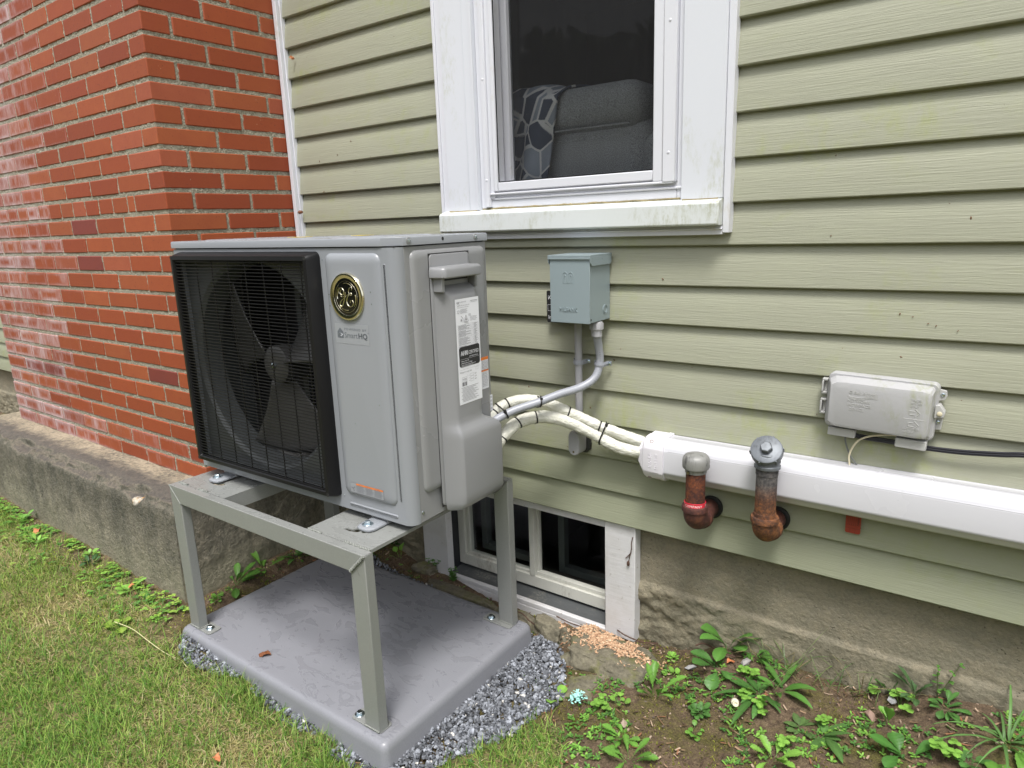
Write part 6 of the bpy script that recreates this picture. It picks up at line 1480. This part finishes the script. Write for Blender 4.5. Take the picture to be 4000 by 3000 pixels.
def clover(x,y,label,n,spread,size,col=GREENS[3],seed=0,h=.03,name='clover'):
    rnd=random.Random(seed); P=Plant()
    for i in range(n):
        r=spread*math.sqrt(rnd.random()); a=rnd.uniform(0,6.28); hx,hy=r*math.cos(a),r*math.sin(a); hh=h*rnd.uniform(.6,1.2); P.stem((hx*.4,hy*.4,-.005),(hx,hy,hh),.0007,jc((.14,.22,.05),rnd),.004)
        a0=rnd.uniform(0,6.28); s_=size*rnd.uniform(.75,1.15); c=jc(col,rnd,.15)
        for k in range(3): P.leaf((hx,hy,hh),a0+k*2.094,s_,s_*.95,rnd.uniform(.0,.25),rnd.uniform(-.3,0),c,'round',0,.12,0,8)
    return P.build(name,(x,y,gh(x,y)),label,'clover','clover patches in the soil')
rosette(.94,.030,'tall broad-leaved weed pressed against the foundation wall',8,.115,.048,'spoon',.10,(1.15,.1),GREENS[0],1)
rosette(.936,-.048,'wide lobed weed just in front of the tallest broad-leaved one',9,.080,.040,'spoon',.28,(.55,-.35),GREENS[2],2)
rosette(.817,-.203,'upright jagged dandelion nearest the shavings-covered stone',7,.095,.026,'spoon',.5,(1.15,.5),GREENS[1],3)
rosette(1.07,-.105,'large rosette of long narrow leaves spreading left',12,.115,.020,'lance',.18,(.5,-.1),GREENS[2],4,(1.5,6.6))
rosette(1.109,-.070,'lance-leaved weed right of the largest rosette',9,.085,.022,'lance',0,(.7,-.1),GREENS[0],5)
rosette(.947,-.204,'dense cushion of small dark round leaves on bare soil',26,.032,.018,'round',0,(.9,-.1),GREENS[2],6,stem=.4)
rosette(.964,-.271,'small sprig with two glossy oval leaves near the bottom edge',7,.034,.018,'round',0,(.7,0),GREENS[1],7,stem=.35)
rosette(1.181,-.162,'hairy grey-green rosette in the middle of the soil patch',9,.055,.018,'lance',0,(.45,-.1),(.11,.19,.06),8)
rosette(1.228,-.156,'rosette of thick hairy leaves fanning out to the right',9,.082,.025,'lance',0,(.35,-.15),(.10,.21,.055),9,(-1.8,2.2))
rosette(1.331,.045,'upright lance leaves at the wall above the brown pebble',8,.082,.024,'spoon',0,(1.3,.5),GREENS[2],10)
rosette(1.396,.022,'bluish upright leaves at the wall with a yellowing leaf',10,.075,.020,'spoon',0,(1.25,.4),(.085,.165,.06),11)
rosette(1.46,-.01,'low dark leafy tangle at the base of the right wall',16,.050,.018,'spoon',.1,(.7,-.1),GREENS[2],12)
rosette(1.577,-.070,'clump of long grassy strap leaves at the right edge',17,.170,.0075,'strap',0,(.75,-.45),(.13,.26,.075),13,stem=0)
rosette(1.40,-.150,'big glossy dark leaf at the bottom right',5,.075,.036,'spoon',.1,(.8,.0),(.075,.20,.04),14,(1.2,5))
rosette(1.354,-.061,'pair of upright toothed leaves left of the bright clover',4,.065,.026,'spoon',.15,(1.2,.6),GREENS[1],15)
rosette(.814,-.379,'ragged dandelion at the lower left of the soil patch',9,.060,.020,'spoon',.5,(.6,0),GREENS[1],16)
rosette(.865,-.435,'dandelion cut off by the bottom edge left of centre',10,.070,.022,'spoon',.45,(.7,0),GREENS[1],17)
rosette(1.154,-.290,'toothed weed with bright young leaves at the bottom centre right',9,.065,.024,'spoon',.4,(.9,.1),GREENS[3],18)
rosette(.750,-.272,'single round-leaved seedling beside the small low stone',5,.034,.022,'round',0,(1.0,.2),GREENS[3],19,stem=.5)
rosette(.816,-.092,'wheel-shaped round leaf sprout by the grey pebble',4,.030,.026,'round',.1,(.8,.1),GREENS[3],20,stem=.45)
rosette(.793,-.015,'tiny chickweed tuft beside the white casing',22,.022,.010,'round',0,(.9,0),GREENS[3],21,stem=.3)
rosette(.577,-.328,'heart-shaped green leaf sprouting at the gravel edge',3,.040,.034,'round',0,(.8,.2),GREENS[3],22,stem=.4)
rosette(1.02,.02,'drooping toothed leaf beside the pebble at the wall',4,.070,.032,'spoon',.15,(.7,-.2),GREENS[0],23,(-1,2))
rosette(1.60,-.17,'broad pale leaves in the bottom right corner',6,.080,.042,'spoon',.1,(.6,-.1),GREENS[1],24)
rosette(1.52,-.14,'low creeping leaves left of the strap leaf clump',12,.045,.022,'round',0,(.5,-.1),GREENS[2],25,stem=.3)
# in the gap between footing and pad
rosette(-.635,-.515,'broad dock leaves behind the front left leg',7,.115,.040,'spoon',.08,(.75,-.1),(.085,.20,.035),30,(-.6,3.6))
rosette(-.628,-.400,'second dock plant further back beside the footing',6,.085,.026,'spoon',.08,(.8,.1),GREENS[1],31)
rosette(-.62,-.60,'small leafy weed at the left edge of the pad',14,.035,.014,'round',0,(.8,0),GREENS[1],32,stem=.3)
rosette(-.620,-.270,'toothed weed at the foot of the concrete footing near the wall',8,.065,.020,'lance',.2,(.6,-.1),GREENS[0],33)
rosette(-.411,.02,'dark leafy weed against the wall left of the basement window',8,.060,.030,'spoon',.05,(.9,0),(.06,.14,.03),34)
rosette(-.335,-.01,'single bright upright leaf left of the window casing',3,.075,.030,'round',0,(1.3,1.0),GREENS[3],35,stem=.55)
def stalky(x,y,label,n,h,seed,col=GREENS[0]):
    rnd=random.Random(seed); P=Plant()
    for i in range(n):
        a=rnd.uniform(0,6.28); lean=rnd.uniform(.05,.4); top=Vector((math.cos(a)*h*lean,math.sin(a)*h*lean*.4,h*rnd.uniform(.6,1.05))); P.stem((0,0,-.003),top,.0008,(.12,.17,.05))
        for k in range(4):
            p=top*(k+1)/4; 
            for q in (0,math.pi): P.leaf(tuple(p),rnd.uniform(0,3.1)+q,.013,.007,.3,-.1,jc(col,rnd),'round',0,.1,.1,6)
    return P.build('weed',(x,y,gh(x,y)+.002),label,'weed','weeds growing along the house wall')
stalky(-.172,.006,'slender chickweed stems in front of the left casing',4,.075,40); stalky(-.065,-.004,'bushy chickweed on the bottom board of the basement window',8,.055,41); stalky(1.44,.03,'thin stem with paired leaves rising against the right foundation',2,.11,42)
# left side by the footing
for i,(x,y,lab,sh_,L_,W_,c_) in enumerate([(-1.94,-.735,'pale leafy tuft by the left end of the footing','spoon',.10,.026,GREENS[1]),(-1.62,-.79,'ragged tuft of narrow leaves beside the orange leaf','lance',.09,.018,GREENS[3]),(-1.25,-.735,'dark leathery low weed against the footing','round',.06,.024,(.05,.12,.04)),(-1.32,-.705,'small cluster of pale round leaves against the footing','round',.05,.022,GREENS[3]),(-.93,-.745,'bright rounded leaves near the footing corner','round',.075,.030,GREENS[3]),(-.735,-.875,'yellow-green lettuce-like leaf at the end of the long straw','spoon',.060,.034,(.25,.38,.06)),(-2.15,-.76,'light green weed at the left picture edge','spoon',.09,.022,GREENS[3]),(-1.78,-.76,'small weed between the two leafy tufts','spoon',.07,.018,GREENS[1])]):
    rosette(x,y,lab,9,L_*.75,W_,sh_,.08,(.8,.0),c_,50+i,stem=.25)
for i,(x,y,lab,n_,sp,sz_) in enumerate([(1.372,-.005,'bright clover under the bluish wall leaves',5,.030,.017),(1.045,-.126,'bright clover in the middle of the large rosette',4,.020,.016),(1.087,-.134,'clover just right of the one inside the rosette',3,.018,.016),(1.482,-.129,'bright clover near the bottom right corner',8,.040,.018),(1.025,-.056,'yellow-green clover above the large rosette',4,.018,.017),(.717,-.311,'yellow-green clover beside the teal flakes',5,.026,.015),(1.22,-.13,'tiny bright clover between the thick hairy leaves',3,.014,.013),(1.17,-.245,'small clover at the bottom centre',3,.018,.015),(1.30,.035,'clover at the wall left of the upright leaves',4,.024,.015),(1.09,-.165,'pale three-leaf clover right of the ivory cap',3,.012,.014)]): clover(x,y,lab,n_,sp,sz_,seed=70+i,h=.025)
# countless tiny seedlings
P=Plant(); rnd=random.Random(5)
for i in range(5200):
    x=rnd.choice((rnd.uniform(-2.4,1.8),rnd.uniform(.65,1.75))); y=rnd.uniform(-.95,.03)
    if inpad(np.array(x),np.array(y),.02) or (x<-.66 and y>-.70) or (-.14<x<.58 and y>0): continue
    if float(vnoise(np.array([x]),np.array([y]),9,91,3)[0])<.47+rnd.random()*.12: continue
    lm=float(lawnmask(np.array([x]),np.array([y]))[0])
    if x<.45 and lm>.9 and rnd.random()<.9: continue
    if lm>.5 and rnd.random()<.75: continue
    z=gh(x,y)+.002; c=jc(rnd.choice(GREENS),rnd); a=rnd.uniform(0,6.28)
    for k in range(rnd.choice((3,4,5))): P.leaf((x,y,z),a+k*1.7,rnd.uniform(.004,.016)*(1 if rnd.random()<.9 else 1.6),rnd.uniform(.003,.008),.7,.0,c,'round',0,.1,.15,4)
P.build('ground_cover',(0,0,0),'tiny green seedlings scattered over the soil','seedlings',kind='stuff')
# thin grass stalks at the wall
P=Plant(); rnd=random.Random(8)
for i in range(46):
    x=1.12+rnd.uniform(-.10,.20); y=rnd.uniform(-.02,.03); a=rnd.uniform(0,6.28); P.leaf((x-1.15,y,gh(x,y)),a,rnd.uniform(.06,.17),.0022,rnd.uniform(.7,1.4),rnd.uniform(-.2,.6),jc(rnd.choice([(.09,.16,.05),(.25,.22,.10),(.13,.2,.05)]),rnd),'strap',0,.1,0,8)
P.build('grass_tuft',(1.15,0,0),'wispy grass tuft with long thin stalks against the foundation','grass tuft')
P=Plant(); P.leaf((0,0,0),.35,.20,.0030,.9,.85,(.22,.33,.12),'strap',0,.1,0,8); P.leaf((.02,0,0),-.2,.26,.0020,.75,.45,(.16,.22,.07),'strap',0,.1,0,10); P.leaf((.03,0,0),.9,.24,.0018,.9,.7,(.16,.22,.07),'strap',0,.1,0,10)
P.build('grass_stalk',(1.06,-.10,gh(1.06,-.10)),'bare green stalks rising from the large rosette','grass stalk')
# ================================================================ SINGLE LEAVES AND SMALL OBJECTS
def dryleaf(x,y,z,size,label,mt,seed,rot=0,tilt=0):
    rnd=random.Random(seed); V=[];N1,N2=12,8
    for i in range(N1):
        t=i/(N1-1); w=math.sin(math.pi*t**.8)**.8*.30*(1+.25*math.cos(i*2.6))
        for j in range(N2):
            u=j/(N2-1)*2-1; V.append(((t-.5)*1.0,u*w,.26*math.sin(math.pi*t)+.22*abs(u)*w/.3*math.sin(t*5+seed)+.04*rnd.uniform(-1,1)))
    V=np.array(V)*size; I=np.arange(N1*N2).reshape(N1,N2); F=np.stack([I[:-1,:-1],I[1:,:-1],I[1:,1:],I[:-1,1:]],-1).reshape(-1,4)
    o=npmesh('dry_leaf',V,F,mt,smooth=True); o.location=(x,y,z); o.rotation_euler=(tilt,0,rot); so=o.modifiers.new('t','SOLIDIFY'); so.thickness=.0006; tag(o,label,'leaf'); return o
dryleaf(-.196,-.701,pz+.0015,.040,'curled brown dead leaf lying on the wet pad',m_dleaf,3,.5)
dryleaf(-.941,-.735,gh(-.94,-.74)+.010,.030,'orange dead leaf beside the bright rounded leaves',m_oleaf,4,1.2)
dryleaf(-1.723,-.745,gh(-1.72,-.74)+.012,.040,'orange red dead leaf in the weeds far left',m_oleaf,5,2.2)
dryleaf(.01,-.986,gh(.01,-.98)+.014,.028,'small orange leaf in the grass at the bottom edge',m_oleaf,6,.2)
dryleaf(.965,-.025,gh(.965,-.025)+.006,.026,'rust coloured leaf scrap under the lobed weed',m_oleaf,7,.9)
dryleaf(-.685,-.009,1.905,.022,'orange leaf scrap caught under a siding lap near the window',m_oleaf,8,1.5,1.45)
dryleaf(-.722,-.012,1.372,.022,'brown leaf scrap stuck behind the white trim above the unit',m_dleaf,9,1.2,1.4)
m=MB(); m.lathe([(.0085,0),(.0095,.002),(.0095,.012),(.0065,.015),(.0065,.022),(.0072,.024),(.0040,.024),(.0035,.020)],(0,0,0),(.35,-.75,.35),18); o=m.build('plastic_cap',m_ivory); o.location=(1.018,-.150,gh(1.02,-.15)+.012); tag(o,'small ivory plastic cap lying on the bare soil','plastic cap')
rg2=np.random.default_rng(9); n=70; x=rg2.normal(.642,.010,n); y=rg2.normal(-.306,.009,n); o=flakes('teal_flakes',x,y,ghv(x,y)+.016+rg2.uniform(0,.010,n),rg2.uniform(.002,.006,n),rg2.uniform(.002,.004,n),m_tealp,rg2,None,.4,.8); tag(o,'little heap of pale teal flakes at the gravel edge','flakes',kind='stuff')
m=MB(); pts=[(-.744,-.880,gh(-.744,-.88)+.020),(-.66,-.865,.095),(-.57,-.862,.085),(-.50,-.855,.070),(-.46,-.845,.060),(-.43,-.835,.052),(-.395,-.838,.046)]
m.tube(smoothpath(pts,.008),.0013,6); o=m.build('straw_stalk',mat('pale_straw',(.55,.52,.28),.6)); tag(o,'long pale straw stalk lying from the lawn onto the gravel','straw')
def twig(pts,r,label): m=MB(); m.tube(smoothpath(pts,.006),r,6,rf=lambda i,a:.7+.5*random.random()); o=m.build('twig',m_twig); tag(o,label,'twig')
twig([(.20,-.060,.055),(.24,-.075,.058),(.29,-.070,.055),(.33,-.085,.050),(.36,-.10,.055)],.0022,'dark root twig crossing the stone behind the pad')
twig([(.235,-.045,.062),(.25,-.065,.064),(.262,-.090,.060),(.285,-.105,.055)],.0018,'forked dark twig on the stone by the rear leg')
twig([(.40,-.030,.060),(.46,-.028,.052),(.52,-.020,.050),(.56,-.022,.048)],.0020,'brown twig along the bottom board of the window')
twig([(.60,.008,.060),(.64,-.005,.060),(.69,-.004,.058),(.74,-.002,.070)],.0022,'brown twig under the right casing')
twig([(.86,-.015,.115),(.88,.0,.120),(.93,-.01,.118),(.97,-.005,.115)],.0024,'bleached curved twig beside the tallest weed')
m=MB(); 
for (a,b) in [((.650,.010,.385),(.647,.008,.345)),((.647,.008,.350),(.640,.008,.318)),((.645,.009,.335),(.628,.008,.312)),((.640,.008,.318),(.637,.007,.302))]: m.tube(smoothpath([a,tuple((p+q)/2+random.uniform(-.003,.003) for p,q in zip(a,b)),b],.004),.0014,6)
m.lathe([(.0028,0),(.0045,.004),(.0045,.011),(.003,.014)],(.637,.007,.291),(0,0,1),10); o=m.build('dried_root',m_twig); tag(o,'dried rootlet dangling on the right window casing','root')
# unseen foliage belt added behind the camera to darken low sky light and reflections
def added_hedge(name,y0,x0,x1,h,depth,n,label,seed):
    rg_=np.random.default_rng(seed); x=rg_.uniform(x0,x1,n); top=h*(.75+.35*vnoise(x,x*0+seed,.45,seed,3)); z=rg_.random(n)**.8*top; y=y0-rg_.random(n)*depth*(1-.4*(z/top)**3)+.6*(vnoise(x,z,.9,seed+1)-.5)
    c=np.array([(.05,.10,.025),(.08,.15,.03),(.035,.07,.02),(.11,.18,.04)])[rg_.integers(0,4,n)]
    o=flakes(name,x,y,z,rg_.uniform(.10,.22,n),rg_.uniform(.06,.12,n),m_grass,rg_,c,.3,1.2); tag(o,label,'added_hedge',kind='stuff')
added_hedge('added_hedge',-9.5,-16,18,4.6,2.5,26000,'unseen leafy belt added across the yard to darken the low sky',3)
# insect and cocoon specks, dead petals stuck to the siding (dry debris, each lying on the boards)
m=MB(); rnd=random.Random(4)
def boardy(z): t=((z-Z0)%CH)/CH; return float(np.interp(t*CH,[0,.006,.040,.072,.094,CH],[0,.0003,.0040,.0092,.0150,.0175]))
for (x,z) in [(1.36,1.31),(1.40,1.28),(1.18,.995),(1.29,1.08),(1.315,1.075),(1.345,1.062),(1.36,1.058),(1.40,1.05),(1.42,.90),(1.30,.985),(1.14,1.25),(-.43,1.60),(-.33,1.54),(-.42,1.50),(-.5,1.56),(-.60,1.93),(-.62,1.90),(.95,.93)]+[(rnd.uniform(-.7,1.7),rnd.uniform(.5,2.0)) for _ in range(40)]:
    if 0<x<.92 and z>1.25: continue
    r=rnd.uniform(.0010,.0028); y=boardy(z)-.0008
    m.lathe([(r,0),(r*.7,r*.5),(r*.2,r*.7)],(x,y,z),(0,-1,0),7,rf=lambda a,h,q=rnd.random()*6:1+.5*math.sin(2*a+q))
o=m.build('siding_specks',mat('speck_brown',(.16,.09,.05),.8)); tag(o,'tiny brown insect and debris specks on the siding','specks',kind='stuff')
# clover and moss mat at the foot of the concrete footing
P=Plant(); rnd=random.Random(15)
for i in range(520):
    x=rnd.uniform(-2.4,-.62); y=-.69-abs(rnd.gauss(0,.07)); 
    if y<-1.0 or float(vnoise(np.array([x]),np.array([y]),6,95,3)[0])<.45: continue
    z=gh(x,y)+rnd.uniform(.004,.018); c=jc(rnd.choice([(.22,.42,.07),(.30,.46,.08),(.15,.33,.055),(.10,.24,.05)]),rnd); a=rnd.uniform(0,6.28)
    for k in range(3): P.leaf((x,y,z),a+k*2.09+rnd.uniform(-.2,.2),rnd.uniform(.008,.018),rnd.uniform(.006,.013),.4,-.2,c,'round',0,.15,.1,5)
P.build('clover_mat',(0,0,0),'bright clover and moss growing along the foot of the concrete footing','clover',kind='stuff')
